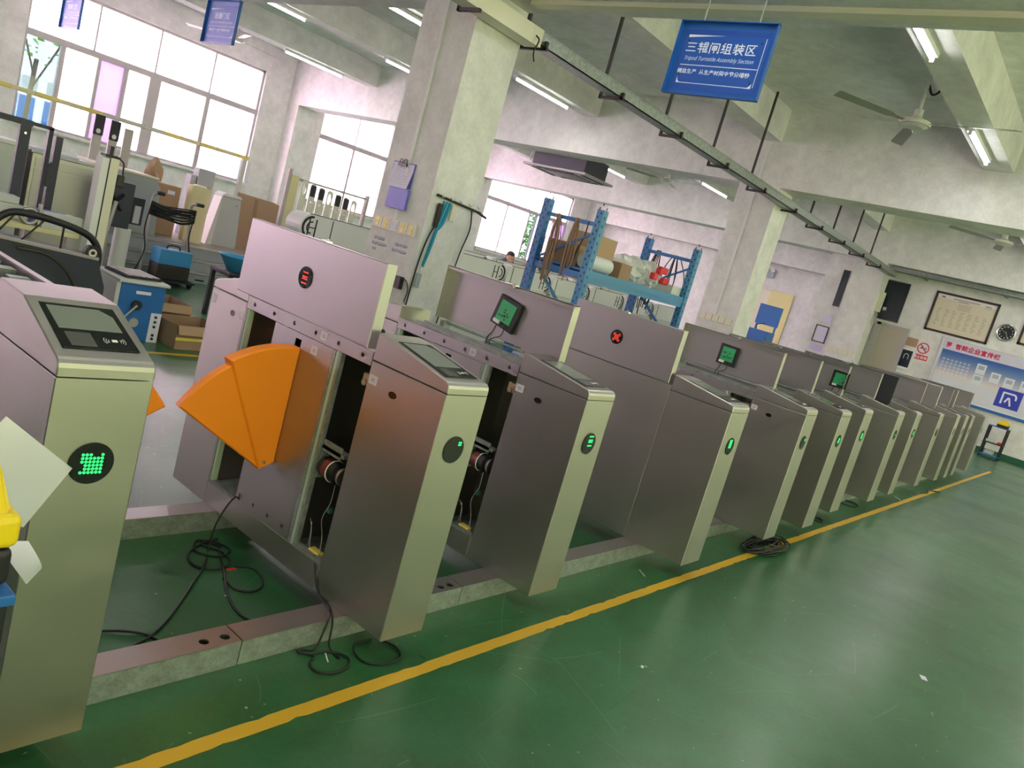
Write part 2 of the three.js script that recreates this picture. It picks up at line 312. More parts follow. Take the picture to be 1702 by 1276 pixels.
// ------------------------------------------------------------------ turnstile row
const numTag = (txt) => printed(64, 48, (g, w, h) => { g.fillStyle = '#dcd6de'; g.fillRect(0, 0, w, h); g.fillStyle = '#333'; g.font = '26px sans-serif'; g.textAlign = 'center'; g.fillText(txt, w / 2, 34); });
const TAGS = { '01': numTag('01'), '02': numTag('02'), '03': numTag('03'), '07': numTag('07') };
const P_T1 = ['111001', '111111', '111111', '011111', '011111', '111111'], P_2 = ['000011', '000011', '000000'], P_BARS = ['011110', '000000', '011110', '011110', '000000', '011110'], P_ARROW = ['011110', '001110', '011110', '110110', '100010', '000000'], P_X = ['110011', '111111', '011110', '011110', '111111', '110011'], P_BLK = ['011110', '011110', '011110', '011110', '011110', '011110'];
function leds(rows, cx, cy, z, pitch, r, axis) { // dots on a +z face ('z') or on a -x face ('x')
  const g = []; rows.forEach((row, j) => [...row].forEach((c, i) => { if (c !== '1') return; const a = (i - (row.length - 1) / 2) * pitch, b = ((rows.length - 1) / 2 - j) * pitch; g.push(axis === 'z' ? cyl('z', r, 0.002, cx + a, cy + b, z, 8) : cyl('x', r, 0.002, z, cy + b, cx + a, 8)); }));
  return g;
}
const CAP0 = 0.909, CAPT = 0.948;
const GROUP_T = 'turnstile pedestals in the assembly row';
function turnstile(o) {
  const { x, zf, W, label } = o, L = o.slope ? o.slope[0] : 0.35, R = o.slope ? o.slope[1] : 0.05;
  const t = thing('turnstile', label, 'turnstile', [x, 0.088, zf], 0, GROUP_T);
  const J = -0.388, K = -1.22, E = -1.5;
  // end housings with their caps
  obj('front_housing', prismX([[0, 0], [0, 0.906], [J, 0.906], [J, 0]], 0, W, 0.0025), M.steel, t);
  const capPts = (s, e) => [[0, CAP0], [0, 0.928], [-0.003, 0.938], [-0.009, 0.9445], [-0.017, CAPT + 0.001], [-L, CAPT + R], [J, CAPT + R + 0.004], [J, CAP0]].map(([z, y]) => [e + s * z, y]);
  const cap = obj('front_cap', prismX(capPts(1, 0), 0, W, 0.003), M.steel, t);
  obj('rear_housing', prismX([[K, 0], [K, 0.906], [E, 0.906], [E, 0]], 0, W, 0.0025), M.steel, t);
  obj('rear_cap', prismX([[K, CAP0], [K, CAPT + 0.05], [E + 0.2, CAPT + 0.045], [E + 0.012, CAPT - 0.002], [E, 0.935], [E, CAP0]], 0, W, 0.003), M.steel, t);
  // glass reader window on the sloping cap
  const a = Math.atan2(R, L), onSlope = (g) => { g.rotateX(a); g.translate(0, CAPT + 0.0005, -0.012); return g; };
  const l0 = 0.035, l1 = Math.min(L - 0.02, 0.3);
  const gl = obj('reader_window', onSlope(rbx(0.022, W - 0.022, 0, 0.003, -l1, -l0, 0.0014, 1)), M.blackGloss, cap, 'black glass reader window');
  if (x < 8) {
    obj('reader_screen', onSlope(prismY([[0.036, -l0 - 0.075], [W - 0.036, -l0 - 0.075], [W - 0.036, -l1 + 0.04], [W - 0.06, -l1 + 0.012], [0.036, -l1 + 0.012]], 0.003, 0.0036)), std(C(0.20, 0.22, 0.20), 0.16), cap);
    const arcs = []; for (const s of [-1, 1]) for (let k = 0; k < 3; k++) { const q = new THREE.TorusGeometry(0.008 + 0.005 * k, 0.0007, 4, 10, 1.3); q.rotateZ(s < 0 ? Math.PI - 0.65 : -0.65); q.rotateX(-Math.PI / 2); q.translate(W * 0.68 + s * 0.006, 0.0036, -l0 - 0.036); arcs.push(onSlope(q)); }
    arcs.push(onSlope(bx(W * 0.68 - 0.006, W * 0.68 + 0.006, 0.003, 0.0042, -l0 - 0.041, -l0 - 0.033)));
    obj('reader_symbol', arcs, M.white, cap);
    obj('scan_port', onSlope(bx(0.042, W * 0.46, 0.003, 0.0038, -l0 - 0.062, -l0 - 0.008)), std(C(0.10, 0.10, 0.10), 0.08), cap);
  }
  // round display on the front
  const d = obj('status_display', cyl('z', W > 0.22 ? 0.05 : 0.049, 0.006, W / 2, 0.712, 0.0005, 36), M.blackGloss, t, 'round black display');
  if (o.dots) { const s = o.dotShift || [0, 0]; obj('led_dots', leds(o.dots, W / 2 + s[0], 0.712 + s[1], 0.0045, 0.0084, 0.0034, 'z'), M.ledGreen, d, 'green lit dots'); }
  if (!o.noLid && !o.noSlot) obj('sensor_window', prismX(oval(-0.245, 0.822, 0.021, 0.0125), -0.0012, 0.001), M.blackGloss, t);
  if (o.open) obj('sensor_window', prismX(oval(-1.31, 0.835, 0.017, 0.0125), -0.0012, 0.001), M.blackGloss, t);
  if (o.open) { sheet('number_label', '-x', -0.0008, 0.862, -1.47, 0.034, 0.04, M.paper, t); sheet('number_label', '-x', -0.0008, 0.84, -1.245, 0.034, 0.034, M.paper, t); }
  if (o.tagSide) { const s = sheet('number_label', '-x', -0.0008, 0.842, J + 0.03, 0.045, 0.034, TAGS[o.tagSide], t); void s; }
  // middle section
  obj('side_panel', bx(W - 0.004, W, 0, 0.936, K, J), M.steel, t, 'plain panel on the far side');
  if (o.open) {
    const holes = []; for (let k = 0; k < 6; k++) holes.push(ring(-0.445 - k * 0.1435, 0.911, 0.009, 14));
    obj('top_rail', prismX(rect(K + 0.003, J - 0.003, 0.885, 0.937), 0, 0.004, 0, holes), M.steelB, t);
    obj('top_rail_core', [bx(0.03, W - 0.006, 0.905, 0.93, K + 0.004, J - 0.004)], M.steelB, t); obj('floor_pan', bx(0.05, W - 0.004, 0.09, 0.098, K, J), M.galv, t);
    obj('lower_rail', prismX(rect(K + 0.003, J - 0.003, 0, 0.098), 0, 0.05, 0.002), M.steel, t);
    const ph = []; for (let k = 0; k < 4; k++) ph.push(ring(-0.66 - k * 0.103, 0.135, 0.008, 14));
    ph.push([[-0.805, 0.795], [-0.845, 0.795], [-0.845, 0.86], [-0.805, 0.86]]);
    obj('centre_plate', prismX(rect(-0.995, -0.607, 0.1, 0.883), -0.001, 0.003, 0, ph), M.steelB, t, 'smooth steel plate the barrier wing comes out of');
    obj('chassis_wall', [bx(0.06, W - 0.004, 0.1, 0.884, -0.612, -0.608), bx(0.06, W - 0.004, 0.1, 0.884, -0.995, -0.991)], M.brackets, t);
    obj('frame_rail', bx(-0.002, 0.024, 0.1, 0.884, -0.605, -0.590), M.galv, t); obj('frame_rail', bx(0.0, 0.024, 0.1, 0.884, -0.588, -0.572), M.greenStrip, t, 'pale green edge strip'); obj('frame_rail', bx(-0.001, 0.02, 0.1, 0.884, -0.570, -0.556), M.galv, t);
    obj('frame_rail', bx(-0.001, 0.024, 0.1, 0.884, K + 0.002, K + 0.014), M.galv, t); obj('frame_rail', bx(0, 0.024, 0.1, 0.884, K + 0.016, K + 0.03), M.greenStrip, t, 'pale green edge strip'); obj('frame_rail', bx(-0.001, 0.03, 0.098, 0.112, -0.556, J - 0.004), M.galv, t); obj('frame_rail', bx(-0.001, 0.03, 0.098, 0.112, K + 0.014, -0.997), M.galv, t);
    // drive unit seen in the opening
    const m = obj('drive_motor', [cyl('z', 0.028, 0.11, 0.035, 0.44, -0.485, 16), cyl('z', 0.036, 0.035, 0.035, 0.44, -0.525, 24), cyl('z', 0.042, 0.03, 0.035, 0.44, -0.46, 24), cyl('z', 0.03, 0.02, 0.035, 0.44, -0.437, 24)], M.black, t);
    obj('coil', cyl('z', 0.040, 0.045, 0.035, 0.44, -0.492, 24), M.copper, m, 'dark red copper winding'); obj('cable_tie', tor('z', 0.043, 0.0022, 0.035, 0.44, -0.478), M.white, m); obj('end_cap', cyl('z', 0.036, 0.012, 0.035, 0.44, -0.420, 24), M.steelB, m);
    obj('drive_bracket', [bx(0.012, 0.05, 0.39, 0.50, -0.552, -0.545), bx(0.012, 0.05, 0.51, 0.525, -0.55, -0.42), bx(0.012, 0.02, 0.50, 0.545, -0.55, -0.44)], M.galv, t);
    obj('sensor_module', [rbx(0.03, 0.05, 0.80, 0.845, -0.45, -0.405, 0.004), cyl('x', 0.012, 0.01, 0.027, 0.812, -0.43)], M.cardboardB, t, 'small brownish yellow sensor');
    obj('wire', [tube([[0.03, 0.4, -0.45], [0.02, 0.33, -0.44], [0.025, 0.25, -0.47], [0.03, 0.18, -0.45], [0.02, 0.11, -0.43]], 0.0014), tube([[0.03, 0.2, -0.53], [0.015, 0.22, -0.51], [0.015, 0.15, -0.5], [0.03, 0.115, -0.52]], 0.0013), tube([[0.03, 0.22, -0.54], [0.012, 0.2, -0.5], [0.014, 0.13, -0.49]], 0.0013)], M.frameGrey, t);
    obj('connector', rbx(0.022, 0.04, 0.285, 0.305, -0.455, -0.435, 0.003), std(C(0.02, 0.12, 0.08), 0.5), t); obj('terminal', rbx(0.02, 0.05, 0.098, 0.12, -0.5, -0.44, 0.003), M.tape, t, 'yellow terminal');
    if (o.tagRail) { sheet('number_label', '-x', -0.0006, 0.913, -0.68, 0.04, 0.034, TAGS[o.tagRail], t); if (o.tagPlate) sheet('number_label', '-x', -0.0022, 0.845, -0.715, 0.04, 0.034, TAGS[o.tagPlate], t); }
  } else if (!o.noLid || o.plain) {
    obj('side_panel', prismX(rect(K + 0.002, J - 0.002, 0, 0.936), 0, 0.004, 0.001), M.steel, t);
    obj('body_top', bx(0.004, W - 0.004, 0.9, 0.925, K, J), M.black, t);
  }
  // barrier wing
  if (o.wing) {
    const s = o.wing, k = o.reach || 1, bx0 = s < 0 ? 0 : W, X = (d) => bx0 + s * d * k, arc = (r, a0, a1) => Array.from({ length: 13 }, (_, i) => { const q = (a0 + (a1 - a0) * i / 12) * Math.PI / 180; return [X(0.03 - r * Math.cos(q)), 0.33 + r * Math.sin(q)]; });
    const pts1 = [[X(0.064), 0.322], [X(0), 0.347], ...arc(0.5, 86.6, 121)], pts2 = [[X(0.064), 0.326], ...arc(0.478, 118, 149.5)], px = X(0.05), py = 0.33;
    const w1 = obj('wing', prismZ(s < 0 ? pts1 : pts1.reverse(), -0.855, -0.797, 0.006), M.orange, t, 'bright orange fan shaped barrier wing');
    obj('outer_wing', prismZ(s < 0 ? pts2 : pts2.reverse(), -0.846, -0.806, 0.006), M.orange, w1);
    obj('wing_bolt', [cyl('z', 0.007, 0.006, px, py + 0.025, -0.794), cyl('z', 0.006, 0.01, X(0.012), py + 0.02, -0.792)], M.chrome, w1);
  }
  // lid folded up
  const z0 = o.lidZ ? o.lidZ[0] : -1.235, z1 = o.lidZ ? o.lidZ[1] : -0.405;
  if (o.lid === 'outer') {
    const y0 = 0.94, y1 = 1.252;
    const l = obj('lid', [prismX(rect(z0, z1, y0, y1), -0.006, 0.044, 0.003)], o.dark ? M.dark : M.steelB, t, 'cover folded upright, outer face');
    const e = obj('lid_display', cyl('x', 0.043, 0.004, -0.007, 1.098, -0.865 + (o.lidShift || 0), 36), M.blackGloss, l); void e;
    if (o.red) obj('led_dots', leds(o.red, -0.865 + (o.lidShift || 0), 1.096, -0.0095, 0.0085, 0.0033, 'x'), M.ledRed, l, 'red lit dots');
    obj('latch', [cyl('x', 0.012, 0.004, 0.02, y1 + 0.004, -0.82), bx(0.0, 0.03, y1 - 0.001, y1 + 0.006, -0.835, -0.8)], M.chrome, l);
  } else if (o.lid === 'inner') {
    const y0 = 0.985, y1 = 1.258;
    const l = obj('lid', [bx(W - 0.004, W, y0, y1, z0, z1)], M.steelB, t, 'cover folded upright, inner face');
    obj('lid_rim', [bx(W - 0.045, W - 0.004, y1 - 0.004, y1, z0, z1), bx(W - 0.05, W - 0.004, y0, y1, z1 - 0.004, z1), bx(W - 0.05, W - 0.004, y0, y1, z0, z0 + 0.004), bx(W - 0.045, W - 0.038, y1 - 0.018, y1, z0, z1)], M.steel, l);
    obj('hinge', [cyl('z', 0.007, z1 - z0 - 0.1, W - 0.03, y0 - 0.012, (z0 + z1) / 2, 10), bx(W - 0.06, W - 0.01, 0.937, y0 - 0.004, z0 + 0.06, z0 + 0.09), bx(W - 0.06, W - 0.01, 0.937, y0 - 0.004, z1 - 0.09, z1 - 0.06)], M.galv, l);
    obj('inner_rail', [bx(0.02, 0.045, 0.937, 0.955, z0 + 0.02, z1 - 0.02), bx(0.06, 0.075, 0.937, 0.962, z0 + 0.04, z1 - 0.04)], M.galv, l);
    if (o.pcb) {
      const c = new THREE.Vector3(W - 0.02, 1.117, o.pcb), turnIt = (g) => { g.rotateX(o.pcbTurn ?? 0.16); g.translate(c.x, c.y, c.z); return g; };
      const b = obj('display_module', turnIt(rbx(-0.004, 0.014, -0.075, 0.075, -0.075, 0.075, 0.004)), M.black, l, 'black square module');
      obj('circuit_board', turnIt(bx(-0.008, -0.004, -0.045, 0.056, -0.05, 0.05)), M.pcb, b, 'green circuit board');
      const ch = []; for (let i = 0; i < 9; i++) { const yy = rr(-0.035, 0.02), zz = rr(-0.035, 0.035); ch.push(turnIt(bx(-0.011, -0.007, yy, yy + rr(0.004, 0.01), zz, zz + rr(0.004, 0.012)))); } obj('chip', ch, M.black, b);
      obj('pin_header', turnIt(bx(-0.016, -0.007, -0.062, -0.045, -0.05, -0.01)), M.white, b);
      obj('ribbon_cable', [tube([[W - 0.035, 1.05, c.z - 0.03], [W - 0.06, 1.02, c.z - 0.02], [W - 0.075, 0.985, c.z - 0.03], [W - 0.09, 0.935, c.z - 0.02]], 0.003), tube([[W - 0.035, 1.05, c.z + 0.025], [W - 0.055, 1.01, c.z + 0.03], [W - 0.08, 0.98, c.z - 0.005], [W - 0.09, 0.935, c.z + 0.02]], 0.0025)], M.cable, b);
    }
    obj('latch', [cyl('x', 0.012, 0.01, W - 0.05, y1 + 0.002, (z0 + z1) / 2 + 0.05), bx(W - 0.06, W - 0.03, y1, y1 + 0.006, (z0 + z1) / 2, (z0 + z1) / 2 + 0.06)], M.chrome, l);
  }
  return t;
}

const T1 = turnstile({ x: 0.69, zf: -1.672, W: 0.21, slope: [0.235, 0.078], dots: P_T1, wing: 1, reach: 1.12, plain: true, noLid: true, label: 'turnstile without its lid beside the trolley carrying a yellow toolbox' });
turnstile({ x: 1.887, zf: -1.674, W: 0.207, slope: [0.33, 0.058], open: true, lid: 'outer', lidZ: [-1.31, -0.425], lidShift: 0.0, red: P_BARS, dots: P_2, dotShift: [0.006, 0.018], wing: -1, tagRail: '02', tagPlate: '02', tagSide: '01', label: 'open turnstile with the orange wing and raised steel lid showing a red display' });
turnstile({ x: 2.767, zf: -1.689, W: 0.214, open: true, lid: 'inner', lidZ: [-1.14, -0.31], pcb: -0.705, pcbTurn: 0.2, dots: P_BARS, dotShift: [0.006, 0.012], tagRail: '03', tagSide: '02', label: 'open turnstile next after the orange wing, green circuit board inside its raised lid' });
turnstile({ x: 4.055, zf: -1.582, W: 0.235, lid: 'outer', lidZ: [-1.17, -0.41], lidShift: 0.04, red: P_X, noSlot: true, dots: P_BLK, dotShift: [-0.006, 0.015], label: 'closed turnstile whose raised lid shows a red cross' });
turnstile({ x: 5.325, zf: -1.582, W: 0.22, open: true, lid: 'inner', lidZ: [-1.14, -0.335], pcb: -0.745, pcbTurn: 0.02, dots: P_2, dotShift: [0.004, 0.015], tagSide: '07', label: 'turnstile just beyond the red cross, circuit board module in its raised lid' });
turnstile({ x: 6.13, zf: -1.575, W: 0.25, lid: 'inner', lidZ: [-1.14, -0.335], dots: P_ARROW, label: 'turnstile with a bare raised lid, sixth from the yellow toolbox trolley' });
turnstile({ x: 7.12, zf: -1.658, W: 0.26, lid: 'inner', lidZ: [-1.14, -0.3], pcb: -0.36, pcbTurn: 0, dots: P_BLK, label: 'seventh turnstile from the yellow toolbox trolley, last raised lid with a green board' });
turnstile({ x: 8.38, zf: -1.655, W: 0.26, lid: 'inner', lidZ: [-1.14, -0.32], dots: ['0110', '0110'], label: 'eighth turnstile from the yellow toolbox trolley, pale raised lid' });
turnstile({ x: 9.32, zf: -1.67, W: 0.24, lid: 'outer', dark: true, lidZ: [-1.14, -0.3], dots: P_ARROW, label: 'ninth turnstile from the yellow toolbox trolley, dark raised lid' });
turnstile({ x: 10.74, zf: -1.68, W: 0.24, lid: 'inner', lidZ: [-1.14, -0.3], label: 'tenth turnstile from the yellow toolbox trolley, pale raised lid' });
turnstile({ x: 12.0, zf: -1.68, W: 0.24, lid: 'outer', lidZ: [-1.14, -0.3], label: 'eleventh turnstile from the yellow toolbox trolley' });
turnstile({ x: 12.74, zf: -1.68, W: 0.24, lid: 'inner', lidZ: [-1.14, -0.3], label: 'third last turnstile of the row, towards the clock wall' });
turnstile({ x: 13.4, zf: -1.69, W: 0.24, lid: 'outer', lidZ: [-1.14, -0.3], label: 'second last turnstile of the row, towards the clock wall' });
turnstile({ x: 14.83, zf: -1.7, W: 0.24, lid: 'inner', lidZ: [-1.14, -0.3], label: 'last turnstile of the row, nearest the clock wall' });
{ // the first one has its lid off: rails and modules in the open top
  const W = 0.21;
  obj('top_rail', [bx(0.0, 0.006, 0.936, 0.985, -1.22, -0.388), bx(W - 0.006, W, 0.936, 0.985, -1.22, -0.388), bx(W - 0.02, W, 0.983, 0.987, -1.22, -0.3), bx(0, 0.02, 0.983, 0.987, -1.22, -0.388)], M.steelB, T1);
  for (let k = 0; k < 6; k++) { const z = -0.5 - k * 0.12; const b = obj('control_module', [bx(W - 0.075, W - 0.03, 0.86, 0.965 + (k % 2) * 0.012, z, z + 0.05), bx(W - 0.08, W - 0.025, 0.968, 0.974, z - 0.004, z + 0.03)], k % 2 ? M.galv : M.greyPaint, T1); obj('relay', [bx(0.06, 0.10, 0.85, 0.93, z - 0.02, z + 0.03)], M.black, b); }
  obj('wire', [tube([[0.1, 0.93, -0.5], [0.06, 0.96, -0.6], [0.11, 0.95, -0.75], [0.05, 0.96, -0.9], [0.1, 0.94, -1.05]], 0.004)], M.cable, T1);
}
// steel channels under the machines
function channel(x0, x1, z0, z1, label, holes = []) {
  const t = thing('base_channel', label, 'steel channel', [x0, 0, z1]), w = x1 - x0, d = z1 - z0;
  obj('top_plate', prismY(rect(0, w, -d, 0), 0.083, 0.088, 0, holes.map(([x, z]) => ring(x - x0, z - z1, 0.016, 18))), M.steelB, t);
  obj('front_face', bx(0, w, 0, 0.083, -0.004, 0), M.galv, t); obj('rear_face', bx(0, w, 0, 0.083, -d, -d + 0.004), M.galv, t);
}
channel(-0.6, 1.462, -1.965, -1.865, 'galvanised channel at the front foot of the turnstile without a lid', [[1.353, -1.905], [1.425, -1.905]]);
channel(1.466, 2.52, -1.965, -1.865, 'galvanised channel carrying the turnstile with the orange wing', [[2.42, -1.9], [2.475, -1.9]]);
channel(2.524, 4.3, -1.965, -1.865, 'galvanised channel between the orange wing machine and the red cross machine');
channel(4.303, 9.6, -1.965, -1.865, 'galvanised channel under the middle machines of the row');
channel(9.603, 15.2, -1.965, -1.865, 'galvanised channel under the last machines of the row');
channel(-0.6, 2.52, -2.884, -2.784, 'rear galvanised channel behind the orange wing');
channel(2.524, 9.6, -2.884, -2.784, 'rear galvanised channel under the middle machines');
channel(9.603, 15.2, -2.884, -2.784, 'rear galvanised channel under the last machines');

// cables lying about
const flat = (pts, y = 0.005) => pts.map(([x, z], i) => [x, y + (i % 3) * 0.0012, z]);
const cableThing = (name, geos, label, mat = M.cable) => tag(obj(name, geos, mat), label, 'cable', 'loose cables around the machines');
cableThing('power_cable', tube([[1.93, 0.12, -2.66], [1.87, 0.22, -2.64], [1.8, 0.12, -2.63], ...flat([[1.78, -2.62], [1.70, -2.50], [1.56, -2.35], [1.40, -2.19], [1.30, -2.11], [1.21, -2.07], [1.12, -2.05]])], 0.0045), 'black cable running from the orange wing machine over the green floor');
cableThing('power_cable', tube(flat([[1.86, -2.69], [1.75, -2.65], [1.67, -2.58], [1.66, -2.50], [1.71, -2.45], [1.79, -2.47], [1.82, -2.57], [1.77, -2.66], [1.82, -2.68], [1.86, -2.59], [1.80, -2.54], [1.72, -2.60], [1.78, -2.70], [1.84, -2.62]]), 0.005), 'tangled black cable coils under the orange wing');
cableThing('power_cable', tube(flat([[1.82, -2.61], [1.75, -2.45], [1.65, -2.23], [1.63, -2.12], [1.66, -2.03]]), 0.0045), 'black cable reaching the front channel below the orange wing');
cableThing('power_cable', tube(flat([[1.71, -2.38], [1.71, -2.28], [1.76, -2.25], [1.83, -2.29], [1.86, -2.41], [1.80, -2.46]]), 0.0045), 'single black cable loop on the floor before the motor opening');
cableThing('power_cable', tube(flat([[1.1, -2.22], [1.18, -2.19], [1.24, -2.16], [1.29, -2.12], [1.32, -2.03]]), 0.0045), 'short black cable beside the turnstile without a lid');
cableThing('power_cable', tube([[1.90, 0.2, -2.12], [1.86, 0.12, -2.02], [1.84, 0.1, -1.93], [1.82, 0.098, -1.88], [1.78, 0.06, -1.845], ...flat([[1.74, -1.83], [1.70, -1.85], [1.68, -1.84], [1.72, -1.80], [1.68, -1.77], [1.67, -1.72], [1.72, -1.69], [1.79, -1.70], [1.82, -1.74], [1.78, -1.80], [1.72, -1.81]])], 0.0042), 'black cable hanging over the channel into a loop by the yellow line');
cableThing('power_cable', tube(flat([[1.98, -1.80], [1.90, -1.80], [1.86, -1.75], [1.86, -1.70], [1.90, -1.66], [1.95, -1.65], [2.01, -1.67], [2.03, -1.72], [2.01, -1.78]]), 0.0042), 'round black cable loop under the front foot of the orange wing machine');
cableThing('power_cable', [tube([[1.91, 0.16, -2.1], [1.86, 0.11, -2.0], [1.85, 0.1, -1.92], [1.82, 0.08, -1.855], [1.8, 0.01, -1.82], [1.79, 0.006, -1.75]], 0.004)], 'thin black cable draped straight down over the channel edge');
{
  const g = []; for (let i = 0; i < 16; i++) { const cx = 5.42 + rr(-0.1, 0.1), cz = -1.59 + rr(-0.03, 0.03), rx = rr(0.14, 0.27), rz = rr(0.05, 0.1), y = 0.006 + i * 0.0028, ph = rnd() * 6.28; g.push(tube(Array.from({ length: 14 }, (_, k) => [cx + rx * Math.cos(k / 14 * 6.283 + ph) * 1.15, y + 0.003 * Math.sin(k), cz + rz * Math.sin(k / 14 * 6.283 + ph)]), 0.0045, 60, 5, true)); }
  cableThing('cable_coil', g, 'big coil of black cable lying on the yellow line');
}
cableThing('power_cable', tube(flat([[6.95, -1.75], [7.02, -1.66], [7.1, -1.72], [7.0, -1.78], [7.15, -1.7]]), 0.006), 'small black cable knot at the seventh turnstile');
cableThing('power_cable', tube(flat([[11.0, -1.62], [11.2, -1.58], [11.5, -1.62], [11.7, -1.52]]), 0.008), 'black cable crossing the yellow line near the tenth turnstile');
cableThing('power_cable', tube(flat([[8.2, -1.85], [8.3, -1.72], [8.5, -1.78], [8.45, -1.9]]), 0.006), 'black cable poking out at the eighth turnstile');
{ // litter
  const bit = (n, x, z, w, d, label, a = 0.4) => { const g = bx(-w / 2, w / 2, 0, 0.002, -d / 2, d / 2); g.rotateY(a); g.translate(x, 0.0003, z); tag(obj(n, g, M.paper), label, 'litter'); };
  bit('paper_scrap', 2.95, -1.17, 0.02, 0.012, 'small white paper scrap on the open green floor'); bit('cable_tie', 1.76, -1.78, 0.06, 0.004, 'white cable tie lying inside the cable loop', 1.1); bit('cable_tie', 3.9, -1.72, 0.08, 0.004, 'white cable tie before the red cross machine', 0.9); bit('cable_tie', 9.9, -1.66, 0.14, 0.01, 'white cable tie beside the ninth turnstile', 0.7); bit('paper_scrap', 4.5, -0.35, 0.05, 0.03, 'crumpled pale paper scrap far out on the green floor');
  tag(obj('red_scrap', (() => { const g = bx(-0.02, 0.02, 0, 0.003, -0.006, 0.006); g.translate(1.78, 0.0003, -2.44); return g; })(), M.red), 'tiny red scrap under the orange wing', 'litter');
}

// ------------------------------------------------------------------ lamps, fans, air conditioner
function lampAt(x0, x1, z, label, y = 4.47) {
  const len = x1 - x0, t = thing('tube_light', label || 'unseen white fluorescent tube light added under a ceiling rib', 'lamp', [(x0 + x1) / 2, y, z], 0, 'tube lights under the ceiling ribs');
  obj('lamp_housing', bx(-len / 2 - 0.03, len / 2 + 0.03, -0.05, 0, -0.045, 0.045), M.white, t);
  obj('lamp_tube', cyl('x', 0.017, len, 0, -0.072, 0.0, 12), M.tubeGlow, t);
  obj('lamp_holder', [bx(-len / 2 - 0.02, -len / 2, -0.095, -0.05, -0.02, 0.02), bx(len / 2, len / 2 + 0.02, -0.095, -0.05, -0.02, 0.02)], M.white, t);
  const l = new THREE.RectAreaLight(LAMP_COLOR, LAMP_POWER, len, 0.06); l.rotation.x = -Math.PI / 2; l.position.set(0, -0.094, 0); t.add(l); l.name = 'lamp_light';
}
for (const [x0, x1, z, lab] of [[7.05, 8.4, -2.5, 'tube light over the near side of the fan beyond the large blue sign'], [10.85, 12.25, -2.5, 'tube light beyond the fan, next to the second main beam'], [0.2, 1.6, -2.5], [3.3, 4.7, -2.5], [14.6, 16, -2.5], [18.2, 19.6, -2.5], [6.75, 8.25, -9.8, 'tube light reaching behind the top of the near column'], [10.6, 12.2, -9.8, 'tube light between the near column and the second main beam'], [18.0, 19.5, -9.65, 'tube light just left of the second column beyond the beam'], [6.9, 8.35, -13.0, 'tube light over the blue sign that hangs beside a fan'], [10.3, 11.7, -13.0, 'tube light partly hidden by the near column'], [17.8, 19.4, -12.85, 'tube light beside the dark air conditioner'], [10.4, 12.0, -16.65, 'tube light near the end of the rib before the window wall'], [5.95, 7.4, -16.65, 'tube light behind the blue sign before the window'], [15.6, 17, -16.4],
  [0.2, 1.6, 1.0], [3.4, 4.8, 1.0], [7.0, 8.4, 1.0], [10.8, 12.2, 1.0], [14.6, 16, 1.0], [18.2, 19.6, 1.0], [-1, 0.4, 4.4], [7, 8.4, 4.4], [25, 26.4, -9.7], [22.3, 23.7, -9.7], [25, 26.4, -13], [22.3, 23.7, -13], [22.3, 23.7, -16.6], [25, 26.4, -16.6], [14.6, 16, 4.4], [18.2, 19.6, 4.4], [10.8, 12.2, 4.4], [16.6, 17.9, 1.0], [-7, -5.6, -2.5], [-7, -5.6, 1.0], [-7, -5.6, 4.4], [1.5, 3.0, -9.8], [1.5, 3, -13]]) lampAt(x0, x1, z, lab);  // unseen tubes, many added to brighten machine fronts, end wall and far room

function fanAt(x, y, z, turn, R, label) {
  const t = thing('ceiling_fan', label, 'fan', [x, y, z], turn);
  obj('rod', [rod([0, 0.1, 0], [0, H - y, 0], 0.018, 10), cyl('y', 0.07, 0.07, 0, H - y - 0.035, 0, 20, 0.03)], M.fan, t);
  obj('motor', [cyl('y', 0.17, 0.045, 0, 0, 0, 28, 0.17), cyl('y', 0.10, 0.05, 0, 0.046, 0, 28, 0.06), cyl('y', 0.05, 0.09, 0, 0.11, 0, 20), cyl('y', 0.10, 0.03, 0, -0.036, 0, 28, 0.15)], M.fan, t);
  obj('trim_ring', tor('y', 0.172, 0.006, 0, 0.004, 0), M.cream, t);
  for (let k = 0; k < 3; k++) {
    const b = [prismY([[0.15, -0.03], [0.3, -0.035], [0.38, -0.07], [R - 0.03, -0.085], [R, -0.06], [R - 0.02, 0.07], [0.38, 0.06], [0.3, 0.03], [0.15, 0.03]], -0.004, 0.002)];
    b.forEach((g) => { g.rotateX(0.2); g.rotateY(k * 2 * Math.PI / 3); }); obj('blade', b, std(C(0.30, 0.31, 0.27), 0.4), t);
  }
  obj('power_lead', tube([[0.02, H - y - 0.32, 0], [0.1, H - y - 0.42, 0.08], [0.2, H - y - 0.35, 0.16], [0.25, H - y - 0.22, 0.2]], 0.014), M.cable, t);
}
fanAt(9.95, 4.2, -2.9, 0.40, 1.12, 'cream three bladed ceiling fan beyond the large blue sign');
fanAt(17.0, 4.15, -2.72, 0.21, 1.1, 'cream ceiling fan before the clock wall');
fanAt(17.6, 4.25, -10.4, 0.3, 1.1, 'ceiling fan over the rows of white cabinets');
fanAt(9.3, 4.25, -16.8, 0.2, 1.1, 'ceiling fan close to the window with the purple pane');
